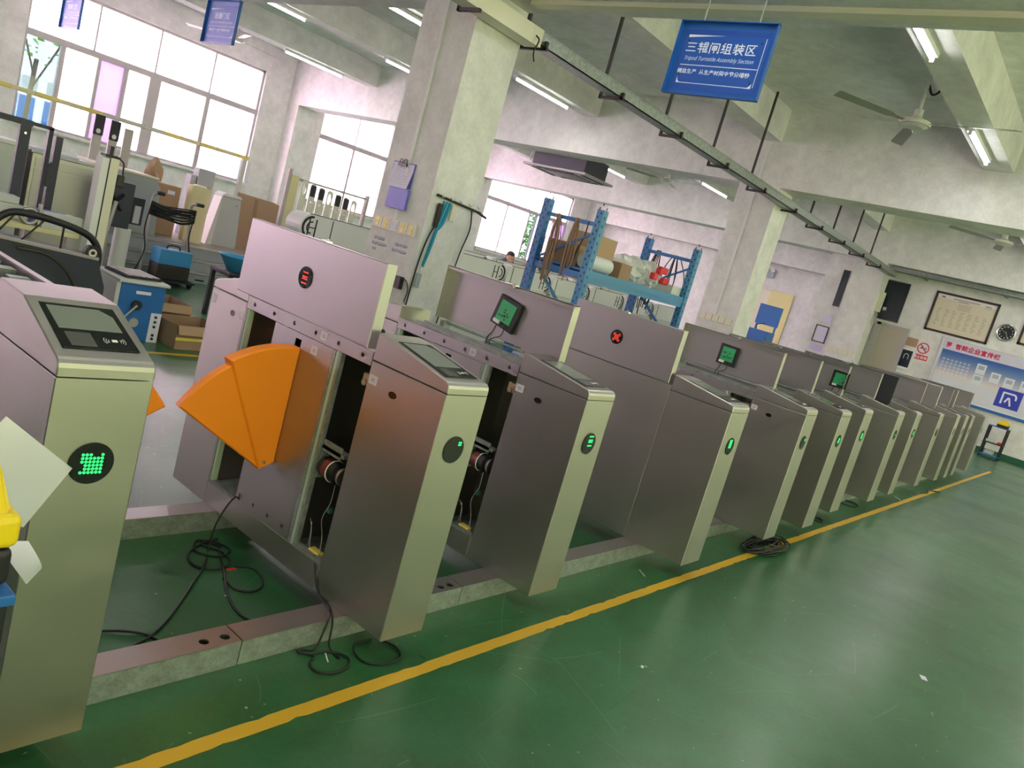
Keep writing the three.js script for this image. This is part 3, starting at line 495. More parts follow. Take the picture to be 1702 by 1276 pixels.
{
  const t = thing('air_conditioner', 'dark boxed cassette air conditioner hanging under the ceiling', 'air conditioner', [14.05, 3.42, -10.75]);
  obj('case', rbx(-0.42, 0.42, 0.05, 0.42, -0.72, 0.72, 0.01), M.darkBlueGrey, t);
  obj('fascia', [rbx(-0.56, 0.56, 0, 0.05, -0.86, 0.86, 0.012)], M.frameGrey, t, 'square grille panel');
  obj('grille', [bx(-0.3, 0.3, -0.012, 0.002, -0.45, 0.45)], M.brackets, t); for (const s of [-1, 1]) { obj('louvre', bx(s * 0.46 - 0.04, s * 0.46 + 0.04, -0.012, 0.002, -0.5, 0.5), M.dark, t); obj('louvre', bx(-0.4, 0.4, -0.012, 0.002, s * 0.68 - 0.04, s * 0.68 + 0.04), M.dark, t); }
  for (const sx of [-0.45, 0.45]) for (const sz of [-0.6, 0.6]) obj('hanger_rod', rod([sx, 0.3, sz], [sx, H - 3.42, sz], 0.008), M.galv, t);
  obj('pipe', tube([[-0.3, 0.3, -0.72], [-0.3, 0.32, -0.85], [-0.3, 0.15, -0.9], [-0.3, 0.1, -0.72]], 0.02), M.white, t);
}
// ------------------------------------------------------------------ hanging signs: lettering drawn stroke by stroke
const HAN = {
  '三': '10,15,90,15|18,48,82,48|5,85,95,85', '辊': '5,18,48,18|25,3,12,40,48,40|30,25,30,98|3,65,50,65|60,5,92,5,92,42,60,42,60,5|60,23,92,23|58,52,58,92,74,84|58,66,73,66|80,50,80,90,96,90,96,78|94,58,80,70',
  '闸': '12,3,20,14|8,22,8,98|32,10,92,10,92,92,82,90|30,32,70,32,70,66,30,66,30,32|30,49,70,49|50,32,50,92', '组': '28,3,8,30,30,30,6,60,34,56|3,86,36,76|50,8,50,92|50,8,84,8,84,92|50,36,84,36|50,62,84,62|38,92,98,92',
  '装': '28,3,28,45|10,10,18,20|6,38,28,26|42,18,98,18|70,3,70,40|46,40,94,40|50,45,50,54|4,56,96,56|48,56,6,82|32,70,32,96,52,86|86,62,66,74|52,58,94,96', '区': '92,8,10,8,10,92,96,92|74,22,28,76|30,28,76,76',
  '精': '8,18,14,34|40,14,32,32|3,42,46,42|25,3,25,97|24,46,4,80|26,46,46,72|54,12,96,12|56,26,94,26|50,40,98,40|75,3,75,40|58,50,58,97|58,50,92,50,92,96,84,94|58,65,92,65|58,80,92,80', '益': '28,3,36,18|70,3,62,18|6,24,94,24|36,32,10,52|64,32,92,52|18,58,18,92|18,58,82,58,82,92|40,58,40,92|60,58,60,92|4,93,96,93',
  '生': '26,6,10,40|20,28,88,28|14,60,84,60|4,94,96,94|50,4,50,94', '产': '48,2,54,12|12,16,90,16|32,24,38,38|68,22,60,38|16,44,92,44|18,44,18,64,4,97', '从': '28,6,24,50,4,94|26,48,44,84|70,4,66,50,48,94|68,46,96,94',
  '时': '8,16,36,16,36,82,8,82,8,16|8,48,36,48|46,32,98,32|80,4,80,92,68,90|54,50,64,66', '间': '12,3,20,14|8,22,8,98|32,10,92,10,92,92,82,90|32,34,68,34,68,80,32,80,32,34|32,57,68,57', '中': '14,26,86,26,86,62,14,62,14,26|50,3,50,98',
  '节': '4,18,96,18|30,4,30,32|68,4,68,32|10,44,84,44,84,72,72,70|44,44,44,98', '分': '36,5,4,50|62,5,96,50|20,54,76,54,72,92,56,90|44,54,34,80,10,97', '缩': '24,3,6,30,26,30,4,60,30,56|3,86,34,76|66,2,70,10|44,26,44,14,96,14,96,26|58,26,42,58|50,44,50,97|60,34,96,34|78,34,74,46|62,50,94,50,94,96,62,96,62,50|62,72,94,72',
  '秒': '36,5,8,16|3,32,48,32|26,12,26,97|24,36,4,70|28,36,46,62|72,3,72,56|60,22,50,48|84,20,96,44|94,54,76,80,44,97', '速': '10,6,20,18|4,36,22,36,18,70,4,90|20,80,40,92,97,94|34,16,96,16|44,30,86,30,86,50,44,50,44,30|65,4,65,86|62,52,36,78|68,52,94,76', '通': '10,6,20,18|4,36,22,36,18,70,4,90|20,80,40,92,97,94|38,8,86,8,68,22|42,28,42,84|42,28,90,28,90,84,82,82|42,46,90,46|42,62,90,62|66,28,66,84', '门': '14,4,24,16|10,22,10,98|36,10,90,10,90,94,78,92',
  '罗': '14,8,86,8,86,34,14,34,14,8|38,8,38,34|62,8,62,34|40,38,10,70|34,52,84,52,70,76,16,97|36,62,52,76', '智': '20,3,8,24|14,12,50,12|4,28,54,28|30,12,26,34,4,50|32,34,50,48|64,12,94,12,94,44,64,44,64,12|22,56,78,56,78,96,22,96,22,56|22,75,78,75', '能': '24,4,10,28,42,26|36,16,46,32|10,40,10,96|10,40,42,40,42,92,34,92|10,56,42,56|10,72,42,72|62,4,62,40,94,40,94,28|90,12,62,22|62,52,62,92,94,92,94,80|90,60,62,70',
  '企': '50,3,4,46|50,3,96,46|50,40,50,94|50,62,80,62|24,55,24,94|4,95,96,95', '业': '36,6,36,92|64,6,64,92|12,28,24,70|90,28,76,70|4,94,96,94', '宣': '50,2,50,12|8,28,8,16,92,16,92,28|22,32,78,32|26,44,74,44,74,80,26,80,26,44|26,62,74,62|6,95,94,95', '传': '30,4,6,48|20,32,20,97|42,22,92,22|36,42,98,42|66,4,52,62,86,62,64,88|52,78,78,97', '栏': '4,30,46,30|25,4,25,97|24,36,4,70|28,38,46,60|58,6,64,20|88,4,80,20|54,28,96,28|58,58,92,58|50,92,98,92', '禁': '6,18,46,18|26,3,26,50|24,20,6,42|28,20,44,36|54,18,96,18|74,3,74,50|72,20,54,42|76,20,94,38|24,56,76,56|6,70,94,70|50,70,50,97,42,94|30,78,14,94|68,78,86,94', '止': '52,4,52,92|52,42,88,42|22,36,22,92|4,93,96,93', '吸': '6,20,32,20,32,76,6,76,6,20|42,10,84,10,74,40,92,40,76,70,46,97|58,12,54,56,36,94|56,40,70,70,97,96', '烟': '24,4,24,50,4,94|10,26,14,46|42,22,34,42|26,56,40,76|50,10,94,10,94,94,50,94,50,10|58,32,86,32|72,18,70,50,58,74|72,48,86,70|50,84,94,84',
};
function han(g, text, x, y, size, gap, lw) {
  g.lineWidth = lw; g.lineCap = 'round'; g.lineJoin = 'round';
  for (const ch of text) { if (ch !== ' ') for (const s of HAN[ch].split('|')) { const p = s.split(',').map(Number); g.beginPath(); for (let i = 0; i < p.length; i += 2) g[i ? 'lineTo' : 'moveTo'](x + p[i] / 100 * size, y + p[i + 1] / 100 * size); g.stroke(); } x += ch === ' ' ? gap * 0.55 : gap; }
}
const signPrint = (top, english, foot) => printed(1024, 704, (g, w, h) => {
  g.fillStyle = '#0a4fa6'; g.fillRect(0, 0, w, h);
  g.fillStyle = '#0c459a'; g.fillRect(0, 0, w, 60);
  g.fillStyle = '#e8eef6'; g.beginPath(); g.moveTo(60, 60); g.lineTo(520, 60); g.quadraticCurveTo(260, 74, 62, 92); g.fill();
  g.strokeStyle = '#e8eef6'; han(g, top, 494 - top.length * 71, 140, 124, 142, 13);
  g.fillStyle = '#e8eef6'; g.font = 'italic 60px sans-serif'; g.textAlign = 'center'; g.fillText(english, 490, 350, 830);
  g.fillRect(50, 404, 924, 9);
  han(g, foot, 490 - foot.length * 30, 452, 54, 60, 7);
  g.fillRect(70, 612, 880, 8); g.fillRect(978, 70, 7, 540);
  g.beginPath(); g.moveTo(60, 540); g.lineTo(60, 620); g.lineTo(130, 620); g.quadraticCurveTo(70, 615, 60, 540); g.fill(); g.beginPath(); g.moveTo(960, 560); g.lineTo(960, 622); g.lineTo(880, 622); g.quadraticCurveTo(940, 615, 960, 560); g.fill();
  g.fillStyle = '#14233f'; for (const [x, y] of [[80, 130], [935, 120], [70, 520], [935, 560]]) { g.beginPath(); g.arc(x, y, 12, 0, 7); g.fill(); }
});
function hangingSign(x, y0, zc, print, label, beamY) {
  const w = 0.77, h = 0.53, t = thing('hanging_sign', label, 'sign', [x, y0, zc]);
  obj('sign_tray', [bx(0, 0.006, 0, h, -w / 2, w / 2), bx(-0.035, 0, 0, 0.006, -w / 2, w / 2), bx(-0.035, 0, h - 0.006, h, -w / 2, w / 2), bx(-0.035, 0, 0, h, -w / 2, -w / 2 + 0.006), bx(-0.035, 0, 0, h, w / 2 - 0.006, w / 2)], M.blueSign, t);
  sheet('sign_print', '-x', -0.004, h / 2 - 0.012, 0, w - 0.08, h - 0.09, print, t, 'blue panel with white lettering');
  obj('hanger', [rod([0.0, h, -0.22], [0.0, beamY - y0, -0.22], 0.006), rod([0.0, h, 0.22], [0.0, beamY - y0, 0.22], 0.006)], M.galv, t);
}
hangingSign(5.27, 2.955, -2.985, signPrint('三辊闸组装区', 'Tripod Turnstile Assembly Section', '精益生产 从生产时间中节分缩秒'), 'large blue hanging sign lettered Tripod Turnstile Assembly Section', BY);
const sign2 = signPrint('速通门区', 'Speed Gate Assembly Section', '精益生产 从生产时间中分秒');
hangingSign(5.27, 2.975, -9.95, sign2, 'smaller looking blue hanging sign before the window, beside a ceiling fan', BY);
hangingSign(5.27, 2.975, -14.6, sign2, 'blue hanging sign against the bright upper panes of the window', BY);

// ------------------------------------------------------------------ cable tray on brackets
{
  const t = thing('cable_tray', 'long galvanised cable tray hung along the columns', 'cable tray', [5.9, 3.45, -5.35]);
  obj('tray', [bx(0, 14.9, 0, 0.12, 0.07, 0.09), bx(0, 14.9, 0, 0.008, -0.09, 0.09), bx(0, 14.9, 0, 0.12, -0.09, -0.085)], M.galv, t);
  obj('tray_cover', bx(0, 14.9, 0.12, 0.126, -0.095, 0.095), M.galv, t);
  for (let k = 0; k < 10; k++) { const x = 0.06 + k * 1.46; const h = obj('hanger_bracket', [bx(x - 0.016, x + 0.016, -0.03, H - 3.45 > 1 ? 1.5 : 1, -0.20, -0.17), bx(x - 0.016, x + 0.016, -0.035, -0.005, -0.2, 0.14), bx(x - 0.016, x + 0.016, -0.03, 0.05, 0.1, 0.13)], M.brackets, t); void h; }
  const u = thing('trunking', 'white painted trunking box joining the cable tray before the column', 'cable tray', [3.2, 3.42, -5.35]);
  obj('trunking_box', [bx(0, 2.695, 0, 0.16, -0.1, 0.1)], M.cream, u); obj('trunking_lead', tube([[2.6, 0.08, 0.1], [2.62, 0.05, 0.13], [2.58, -0.08, 0.14], [2.66, -0.14, 0.1]], 0.007), M.cable, u);
  for (const x of [0.4, 1.8]) obj('hanger_bracket', [bx(x - 0.016, x + 0.016, -0.03, 1.5, -0.16, -0.13), bx(x - 0.016, x + 0.016, -0.03, 0, -0.16, 0.12)], M.brackets, u);
  const v = thing('cable_tray', 'cable tray turning along the end wall above the framed chart', 'cable tray', [20.9, 3.6, -5.4]);
  obj('tray', [bx(-0.09, 0.09, 0, 0.008, 0, 9), bx(-0.09, -0.082, 0, 0.12, 0, 9), bx(0.082, 0.09, 0, 0.12, 0, 9)], M.galv, v);
  for (const z of [0.75, 2.5, 4.2, 6]) obj('hanger_bracket', [bx(-0.12, 0.3, -0.03, 0, z - 0.02, z + 0.02), bx(-0.12, -0.09, -0.03, 0.24, z - 0.015, z + 0.015)], M.galv, v);
  obj('loose_cable', tube([[0, 0.1, 0.2], [0, 0.18, 1.2], [0, 0.11, 1.6], [0.02, 0.16, 1.9], [0, 0.1, 2.3]], 0.012), M.cable, v);
}
// ------------------------------------------------------------------ things on the near column
{
  const cx = 5.24;
  const clip = thing('clipboard', 'clipboard with curled handwritten sheets hung on the column', 'clipboard', [cx, 1.8, -5.95]);
  obj('board', bx(-0.012, -0.004, 0, 0.24, -0.16, 0.16), M.purpleBlue, clip);
  const pg = new THREE.PlaneGeometry(0.3, 0.24, 10, 8), pp = pg.attributes.position; for (let i = 0; i < pp.count; i++) { const u = pp.getX(i), v = pp.getY(i); pp.setXYZ(i, u - 0.05 * Math.max(0, 0.05 - v) * 2, v, 0.03 * Math.max(0, 0.06 - v) ** 1.2 * 6); } pg.computeVertexNormals();
  pg.rotateY(-Math.PI / 2); pg.translate(-0.016, 0.11, 0);
  obj('paper', pg, printed(256, 200, (g, w, h) => { g.fillStyle = '#d9d7ea'; g.fillRect(0, 0, w, h); g.strokeStyle = '#4a4868'; g.lineWidth = 2; for (let y = 40; y < h - 20; y += 16) for (let x = 30; x < w - 40; x += rr(10, 22)) { g.beginPath(); g.moveTo(x, y); g.lineTo(x + rr(4, 12), y + rr(-6, 6)); g.stroke(); } }), clip, undefined, true);
  obj('clip', [bx(-0.035, -0.012, 0.2, 0.23, -0.07, 0.05), tor('x', 0.022, 0.004, -0.025, 0.245, -0.04), tor('x', 0.022, 0.004, -0.025, 0.245, 0.02)], M.brackets, clip);
  tag(obj('folder', rbx(cx - 0.035, cx - 0.002, 1.59, 1.79, -6.07, -5.78, 0.006), M.purpleBlue), 'grey blue folder pocket under the clipboard', 'folder');
  const sw = thing('switch_row', 'row of cream switches and sockets on the near column', 'switch', [cx, 1.37, -6.2]);
  for (let k = 0; k < 5; k++) { const z = 0.01 + k * 0.125; const p = obj('switch_plate', rbx(-0.018, -0.001, 0.0, 0.115, z, z + 0.12, 0.004), M.cream, sw); if (k !== 2) obj('socket', [cyl('x', 0.022, 0.006, -0.02, 0.035, z + 0.06), bx(-0.023, -0.018, 0.065, 0.1, z + 0.03, z + 0.09)], M.tape, p); else obj('socket', bx(-0.022, -0.018, 0.02, 0.095, z + 0.02, z + 0.1), M.paper, p); }
  sheet('handwriting', '-x', cx - 0.0025, 1.2, -5.87, 0.62, 0.22, std(C(1, 1, 1), 0.8, 0, { transparent: true, map: canvasTex(256, 96, (g, w, h) => { g.clearRect(0, 0, w, h); g.strokeStyle = 'rgba(80,80,190,.75)'; g.lineWidth = 2; for (const [y, x0, n] of [[20, 20, 5], [45, 14, 7], [70, 20, 2], [24, 150, 6], [50, 140, 7]]) for (let i = 0; i < n; i++) { g.strokeRect(x0 + i * 13, y - 8, rr(5, 9), rr(7, 12)); g.beginPath(); g.moveTo(x0 + i * 13, y); g.lineTo(x0 + i * 13 + 9, y + rr(-4, 4)); g.stroke(); } }) })).userData = { label: 'blue pen handwriting on the column under the switches', category: 'writing' };
  const hr = thing('hook_rail', 'dark hook rail with small hooks on the lit side of the near column', 'hook rail', [5.3, 1.8, -5.5]);
  obj('rail', [rod([0, 0.02, 0.02], [0.64, -0.02, 0.02], 0.012), rod([0.6, -0.02, 0.02], [0.74, -0.05, 0.02], 0.014)], M.brackets, hr); for (let k = 0; k < 5; k++) obj('hook', tube([[0.04 + k * 0.13, 0.03, 0.03], [0.05 + k * 0.13, 0.01, 0.06], [0.06 + k * 0.13, 0.04, 0.07]], 0.005), M.chrome, hr);
  const ly = thing('lanyard', 'bright blue lanyards with a badge hanging from the hook rail', 'lanyard', [5.34, 1.0, -5.46]);
  obj('strap', [tube([[0.1, 0.78, 0], [0.06, 0.62, 0.01], [0.04, 0.5, 0], [0.08, 0.56, 0.01], [0.12, 0.66, 0], [0.14, 0.78, 0]], 0.016), tube([[0.05, 0.78, 0], [0.03, 0.55, 0.01], [0.0, 0.3, 0], [-0.02, 0.12, 0], [0.0, 0.3, 0.02], [0.05, 0.6, 0.01]], 0.012)], M.teal, ly); obj('clip', cyl('y', 0.008, 0.06, -0.02, 0.09, 0), M.chrome, ly); obj('badge', rbx(-0.06, 0.0, -0.08, 0.06, -0.006, 0.006, 0.003), M.greyPaint, ly);
  tag(obj('walkie_talkie', rbx(5.33, 5.38, 1.52, 1.75, -5.48, -5.44, 0.008), M.brackets), 'dark handset hanging by the blue lanyards', 'handset');
  tag(obj('key_tag', rbx(5.53, 5.59, 1.62, 1.77, -5.485, -5.47, 0.004), M.cream), 'cream key tag on the hook rail', 'tag');
  tag(obj('power_cable', tube([[5.40, 1.62, -5.47], [5.31, 1.45, -5.46], [5.27, 1.2, -5.47], [5.25, 0.9, -5.47], [5.25, 0.5, -5.48]], 0.008), M.cable), 'black cable falling along the column edge below the lanyards', 'cable', 'loose cables around the machines');
  tag(obj('power_cable', tube([[5.8, 1.78, -5.47], [5.83, 1.6, -5.46], [5.78, 1.35, -5.46], [5.74, 1.0, -5.46], [5.72, 0.6, -5.47]], 0.007), M.cable), 'black cable falling from the end of the hook rail', 'cable', 'loose cables around the machines');
  const bo = thing('adapter', 'small black adapter box on the column near the raised lid', 'adapter', [5.24, 0.86, -5.6]); obj('adapter_body', rbx(-0.05, 0, 0, 0.12, -0.05, 0.03, 0.005), M.black, bo); obj('adapter_lead', tube([[-0.03, 0.1, 0.03], [-0.04, 0.1, 0.1], [-0.03, 0.02, 0.14], [-0.02, -0.1, 0.12]], 0.006), M.cable, bo);
  const s2 = thing('switch_row', 'row of cream switches on the column behind the blue rack', 'switch', [12.93, 1.3, -6.2]); for (let k = 0; k < 5; k++) obj('switch_plate', rbx(-0.018, -0.001, 0, 0.115, 0.01 + k * 0.125, 0.13 + k * 0.125, 0.004), M.cream, s2);
}
// ------------------------------------------------------------------ blue rack
{
  const t = thing('storage_rack', 'blue steel storage rack with one loaded shelf', 'rack', [5.73, 0, -3.9]), LX = 1.92, D = -0.6, T = 2.05;
  const up = (x, z, m) => { const g = [bx(x - 0.04, x - 0.034, 0, T, z - 0.035, z + 0.035), bx(x - 0.034, x + 0.035, 0, T, z - 0.035, z - 0.029), bx(x - 0.034, x + 0.035, 0, T, z + 0.029, z + 0.035)]; const u = obj('upright', g, m, t); const s = []; for (let y = 0.1; y < T; y += 0.075) { s.push(bx(x - 0.0415, x - 0.0395, y, y + 0.02, z - 0.02, z - 0.008), bx(x - 0.0415, x - 0.0395, y + 0.035, y + 0.055, z + 0.008, z + 0.02), bx(x - 0.012, x, y, y + 0.025, z + 0.0345, z + 0.0365)); } obj('slots', s, M.dark, u); };
  up(0, 0, M.tealRack); up(0, D, M.blueRack); up(LX, 0, M.tealRack); up(LX, D, M.blueRack);
  for (const z of [0, D]) { obj('shelf_beam', [bx(0.03, LX - 0.03, 1.42, 1.53, z - 0.02, z + 0.02), bx(0.03, LX - 0.03, 1.47, 1.50, z + 0.02, z + 0.028)], z ? M.blueRack : M.tealRack, t); obj('shelf_beam', bx(0.03, LX - 0.03, 0.5, 0.6, z - 0.02, z + 0.02), M.blueRack, t); }
  obj('shelf_board', bx(0, LX, 1.505, 1.525, D + 0.02, -0.02), M.blueRack, t); obj('shelf_board', bx(0, LX, 0.58, 0.6, D + 0.02, -0.02), M.blueRack, t);
  for (const x of [0, LX]) { obj('cross_bar', bar([x, 1.92, 0], [x, 1.92, D], 0.035), M.blueRack, t); obj('cross_bar', bar([x, 1.46, 0], [x, 1.46, D], 0.05, 0.06), M.blueRack, t); obj('brace', bar([x, 1.42, D + 0.1], [x, 1.02, 0], 0.03, 0.02), x ? M.blueRack : M.tealRack, t); obj('brace', bar([x, 1.86, 0], [x, 1.5, D], 0.012, 0.02), M.blueRack, t); obj('brace', bar([x, 0.2, 0], [x, 0.55, D], 0.03, 0.02), M.blueRack, t); }
  const hank = (x, y, z, len, n, mat, label, sp = 0.05) => { const g = []; for (let i = 0; i < n; i++) { const a = rr(-sp, sp), b = rr(-sp, sp), l = len * rr(0.8, 1.05); g.push(tube([[x + a * 0.3, y, z + b * 0.3], [x + a, y - l * 0.4, z + b], [x + a * 1.2 - 0.02, y - l * 0.75, z + b + 0.02], [x + a * 0.8, y - l, z + b * 0.7]], 0.006, 10, 4)); } tag(obj('cable_bundle', g, mat), label, 'cable bundle'); };
  hank(5.70, 1.94, -4.33, 0.62, 16, M.rope, 'brown wire bundle hung on the rear end of the rack bar', 0.06); hank(5.70, 1.94, -4.12, 0.55, 12, M.rope, 'second brown wire bundle hung halfway along the rack bar', 0.07); hank(7.68, 1.95, -4.36, 0.7, 10, M.cable, 'black wire bundle on the rear of the far rack bar', 0.07); hank(7.68, 1.94, -4.15, 0.5, 7, M.cable, 'thin black wires hanging midway on the far rack bar', 0.12);
  tag(obj('power_cable', tube([[5.71, 1.93, -4.0], [5.73, 1.8, -4.02], [5.72, 1.66, -4.05], [5.74, 1.56, -4.08]], 0.006), M.cable), 'single black cable hanging at the near end of the rack bar', 'cable', 'loose cables around the machines');
  const carton = (x0, x1, y0, y1, z0, z1, m, label) => { const c = thing('carton', label, 'box', [(x0 + x1) / 2, y0, (z0 + z1) / 2]); const w = (x1 - x0) / 2, d = (z1 - z0) / 2, h = y1 - y0; obj('carton_body', rbx(-w, w, 0, h, -d, d, 0.004), m, c); obj('tape', bx(-w - 0.001, w + 0.001, h - 0.001, h + 0.001, -0.025, 0.025), M.tape, c); };
  carton(5.80, 6.02, 1.526, 1.72, -4.45, -4.08, M.cardboard, 'brown carton at the rear of the rack shelf'); carton(6.06, 6.38, 1.526, 1.86, -4.42, -4.08, M.cardboardB, 'tall pale brown carton leaning on the rack upright'); carton(6.4, 6.60, 1.526, 1.68, -4.3, -3.98, M.cardboard, 'small brown carton in the middle of the rack shelf');
  const heap = (x, z, w, h, d, m, name, label, cat, y = 1.526) => { const g = new THREE.IcosahedronGeometry(1, 4), p = g.attributes.position; const sd = rnd() * 9; for (let i = 0; i < p.count; i++) { let a = p.getX(i), b = p.getY(i), c = p.getZ(i); const k = 1 + 0.16 * Math.sin(a * 5 + sd) * Math.cos(c * 6 + b * 4) + 0.08 * Math.sin(b * 13 + a * 11); p.setXYZ(i, a * w * k, Math.max(0, 0.45 + b * 0.55 * k) * h, c * d * k); } g.computeVertexNormals(); const o = obj(name, (g.translate(x, y, z), g), m); tag(o, label, cat); return o; };
  heap(6.84, -4.2, 0.19, 0.26, 0.2, M.bag, 'plastic_bag', 'large clear plastic bag of parts on the rack shelf', 'bag');
  const b2 = heap(7.23, -4.2, 0.13, 0.27, 0.17, M.bag, 'plastic_bag', 'white plastic bag with red parts on the rack shelf', 'bag'); void b2;
  for (const [x, y, z, w] of [[7.13, 1.66, -4.03, 0.04], [7.26, 1.74, -4.02, 0.07], [7.34, 1.64, -4.02, 0.06], [7.2, 1.72, -4.02, 0.03]]) tag(obj('red_part', rbx(x - w, x + w, y - 0.04, y + 0.03, z - 0.03, z + 0.03, 0.012), M.red), 'red plastic part in the white bag', 'part', 'red parts in the bag');
  tag(obj('parts_tray', [bx(7.40, 7.60, 1.526, 1.535, -4.2, -3.93), bx(7.40, 7.60, 1.53, 1.62, -3.935, -3.93), bx(7.40, 7.60, 1.53, 1.62, -4.2, -4.195), bx(7.40, 7.405, 1.53, 1.62, -4.2, -3.93), bx(7.595, 7.60, 1.53, 1.62, -4.2, -3.93)], M.bag), 'clear plastic parts tray at the end of the rack shelf', 'tray');
  tag(obj('bundle_roll', cyl('x', 0.07, 0.4, 5.98, 1.6, -3.99, 20), M.paleGrey), 'pale wrapped roll at the front of the rack shelf', 'roll');
  for (const [x0, x1, z, label] of [[5.2, 5.66, -3.62, 'vivid blue plastic crate behind the raised lid near the rack'], [6.5, 7.1, -3.4, 'vivid blue plastic crate in front of the rack middle'], [7.15, 7.75, -3.42, 'vivid blue plastic crate at the far foot of the rack']]) {
    const c = thing('plastic_crate', label, 'crate', [(x0 + x1) / 2, 0, z]), w = (x1 - x0) / 2, y1 = 1.22;
    obj('crate_stand', [bx(-w, w, 0, 0.04, -0.16, 0.16), bx(-w, -w + 0.03, 0, 1.0, -0.16, -0.13), bx(w - 0.03, w, 0, 1.0, -0.16, -0.13), bx(-w, -w + 0.03, 0, 1.0, 0.13, 0.16), bx(w - 0.03, w, 0, 1.0, 0.13, 0.16), bx(-w, w, 1.0, 1.03, -0.16, 0.16)], M.blueRack, c); obj('crate_shell', [bx(-w, w, 1.03, 1.04, -0.16, 0.16), bx(-w, w, 1.04, y1, 0.152, 0.16), bx(-w, w, 1.04, y1, -0.16, -0.152), bx(-w, -w + 0.008, 1.04, y1, -0.16, 0.16), bx(w - 0.008, w, 1.04, y1, -0.16, 0.16), bx(-w - 0.01, w + 0.01, y1 - 0.02, y1, 0.16, 0.172)], M.vividBlue, c);
  }
}

// ------------------------------------------------------------------ rows of white round ended cabinets
function gateCabinet(x0, len, z, top, end, label) { // end: -1 rounded at the low x end, 1 at the high x end
  const t = thing('gate_cabinet', label, 'cabinet', [x0, 0, z]), D = 0.3, h0 = top - 0.3, r = 0.15;
  obj('cabinet_body', rbx(0.04, len - 0.04, 0, h0, -D, 0, 0.01), M.paleGrey, t);
  const semi = (cx, cy, R, s) => Array.from({ length: 13 }, (_, i) => { const q = -Math.PI / 2 + Math.PI * i / 12; return [cx + s * R * Math.cos(q), cy + R * Math.sin(q)]; });
  const cy = h0 + r, pts = end > 0 ? [[0, h0], [len - r, h0], ...semi(len - r, cy, r, 1), [0, top]] : [[len, top], [r, top], ...semi(r, cy, r, -1).reverse(), [len, h0]];
  obj('cabinet_head', prismZ(pts, -D, 0.0, 0.004), M.white, t);
  const ex = end > 0 ? len - r : r, st = end > 0 ? -Math.PI / 2 : Math.PI / 2;
  obj('end_trim', [tor('z', r - 0.03, 0.014, ex, cy, 0.002, Math.PI, st, 18), tor('z', r - 0.085, 0.008, ex, cy, 0.002, Math.PI, st, 14)], M.black, t, 'black arched trim');
  const mx = ex - end * 0.05; obj('trim_lines', [bx(mx - 0.008, mx + 0.008, cy - 0.1, cy + 0.1, 0, 0.006), bx(mx - 0.1, mx - 0.086, cy - 0.1, cy + 0.1, 0, 0.006), bx(mx - 0.1, mx, cy - 0.006, cy + 0.006, 0, 0.006), bx(0.1, len - 0.1, top - 0.002, top + 0.006, -0.02, 0.004), bx(end > 0 ? 0.12 : 0.42, end > 0 ? 0.13 : 0.43, h0 + 0.03, top - 0.02, 0, 0.005)], M.dark, t);
}
gateCabinet(5.33, 1.5, -7.5, 1.29, -1, 'white cabinet with a rounded end behind the orange wing machine');
for (let k = 0; k < 6; k++) { const x = 8.4 + k * 1.24; gateCabinet(x, 1.2, -8.0, 1.28, 1, 'white gate cabinet in the row behind the rack, ' + ['closest to the near column', 'second from the near column', 'third from the near column', 'fourth from the near column', 'fifth from the near column', 'sixth from the near column'][k]); }
for (let k = 0; k < 5; k++) { const x = 9.4 + k * 1.3; gateCabinet(x, 1.22, -9.3, 1.3, 1, 'white gate cabinet in the second row before the windows, ' + ['next to the working person', 'two places along', 'three places along', 'four places along', 'five places along'][k]); }
// loose parts on top of the second row
for (const [x, z, w, h, m, n, l] of [[12.0, -9.42, 0.22, 0.1, M.white, 'foam_block', 'white foam block on the second cabinet row'], [13.3, -9.42, 0.3, 0.12, M.cardboardB, 'carton', 'orange brown carton on the second cabinet row'], [14.4, -9.42, 0.4, 0.08, M.cardboard, 'flat_carton', 'flat brown carton at the far end of the second cabinet row']]) tag(obj(n, rbx(x, x + w, 1.308, 1.308 + h, z - 0.1, z + 0.1, 0.005), m), l, 'box');
// rack of upright gate arms behind the near column
{
  const t = thing('plate_rack', 'steel rack holding upright gate arms before the window', 'rack', [6.15, 0, -9.0]);
  obj('rack_post', [bx(0, 0.05, 0, 1.75, -0.2, -0.15)], M.frameGrey, t); obj('rack_post', bx(1.35, 1.4, 0, 1.7, -0.2, -0.15), M.frameGrey, t); obj('end_plate', bx(0.06, 0.18, 0.3, 1.68, -0.19, -0.16), M.foam, t, 'yellowish end plate');
  obj('rack_bar', bx(0, 1.4, 1.63, 1.66, -0.22, -0.2), M.frameGrey, t); obj('rack_bar', bx(0, 1.4, 0.7, 0.74, -0.22, -0.2), M.frameGrey, t); obj('rack_base', bx(0, 1.4, 0, 0.05, -0.4, 0.05), M.frameGrey, t);
  for (let k = 0; k < 7; k++) {
    const x = 6.36 + k * 0.145, w = 0.1, p = thing('flap_barrier', 'brushed steel gate arm standing in the plate rack', 'gate arm', [x, 0.05, -9.12], 0, 'gate arms in the plate rack');
    const top = 1.6 - k * 0.012, sem = Array.from({ length: 9 }, (_, i) => [w / 2 + w / 2 * Math.cos(Math.PI * i / 8), top - w / 2 + w / 2 * Math.sin(Math.PI * i / 8)]);
    obj('arm_plate', prismZ([[0, 0], [w, 0], ...sem, [0, top - w / 2]], -0.02, 0, 0, k % 3 === 0 ? [oval(w / 2, top - 0.12, 0.03, 0.075)] : [ring(w / 2, top - 0.24, 0.022), ring(w / 2, top - 0.34, 0.012)]), M.steelB, p);
    if (k % 3) obj('arm_head', bx(0.008, w - 0.008, top - 0.17, top - 0.02, 0, 0.006), M.dark, p, 'dark head');
  }
}
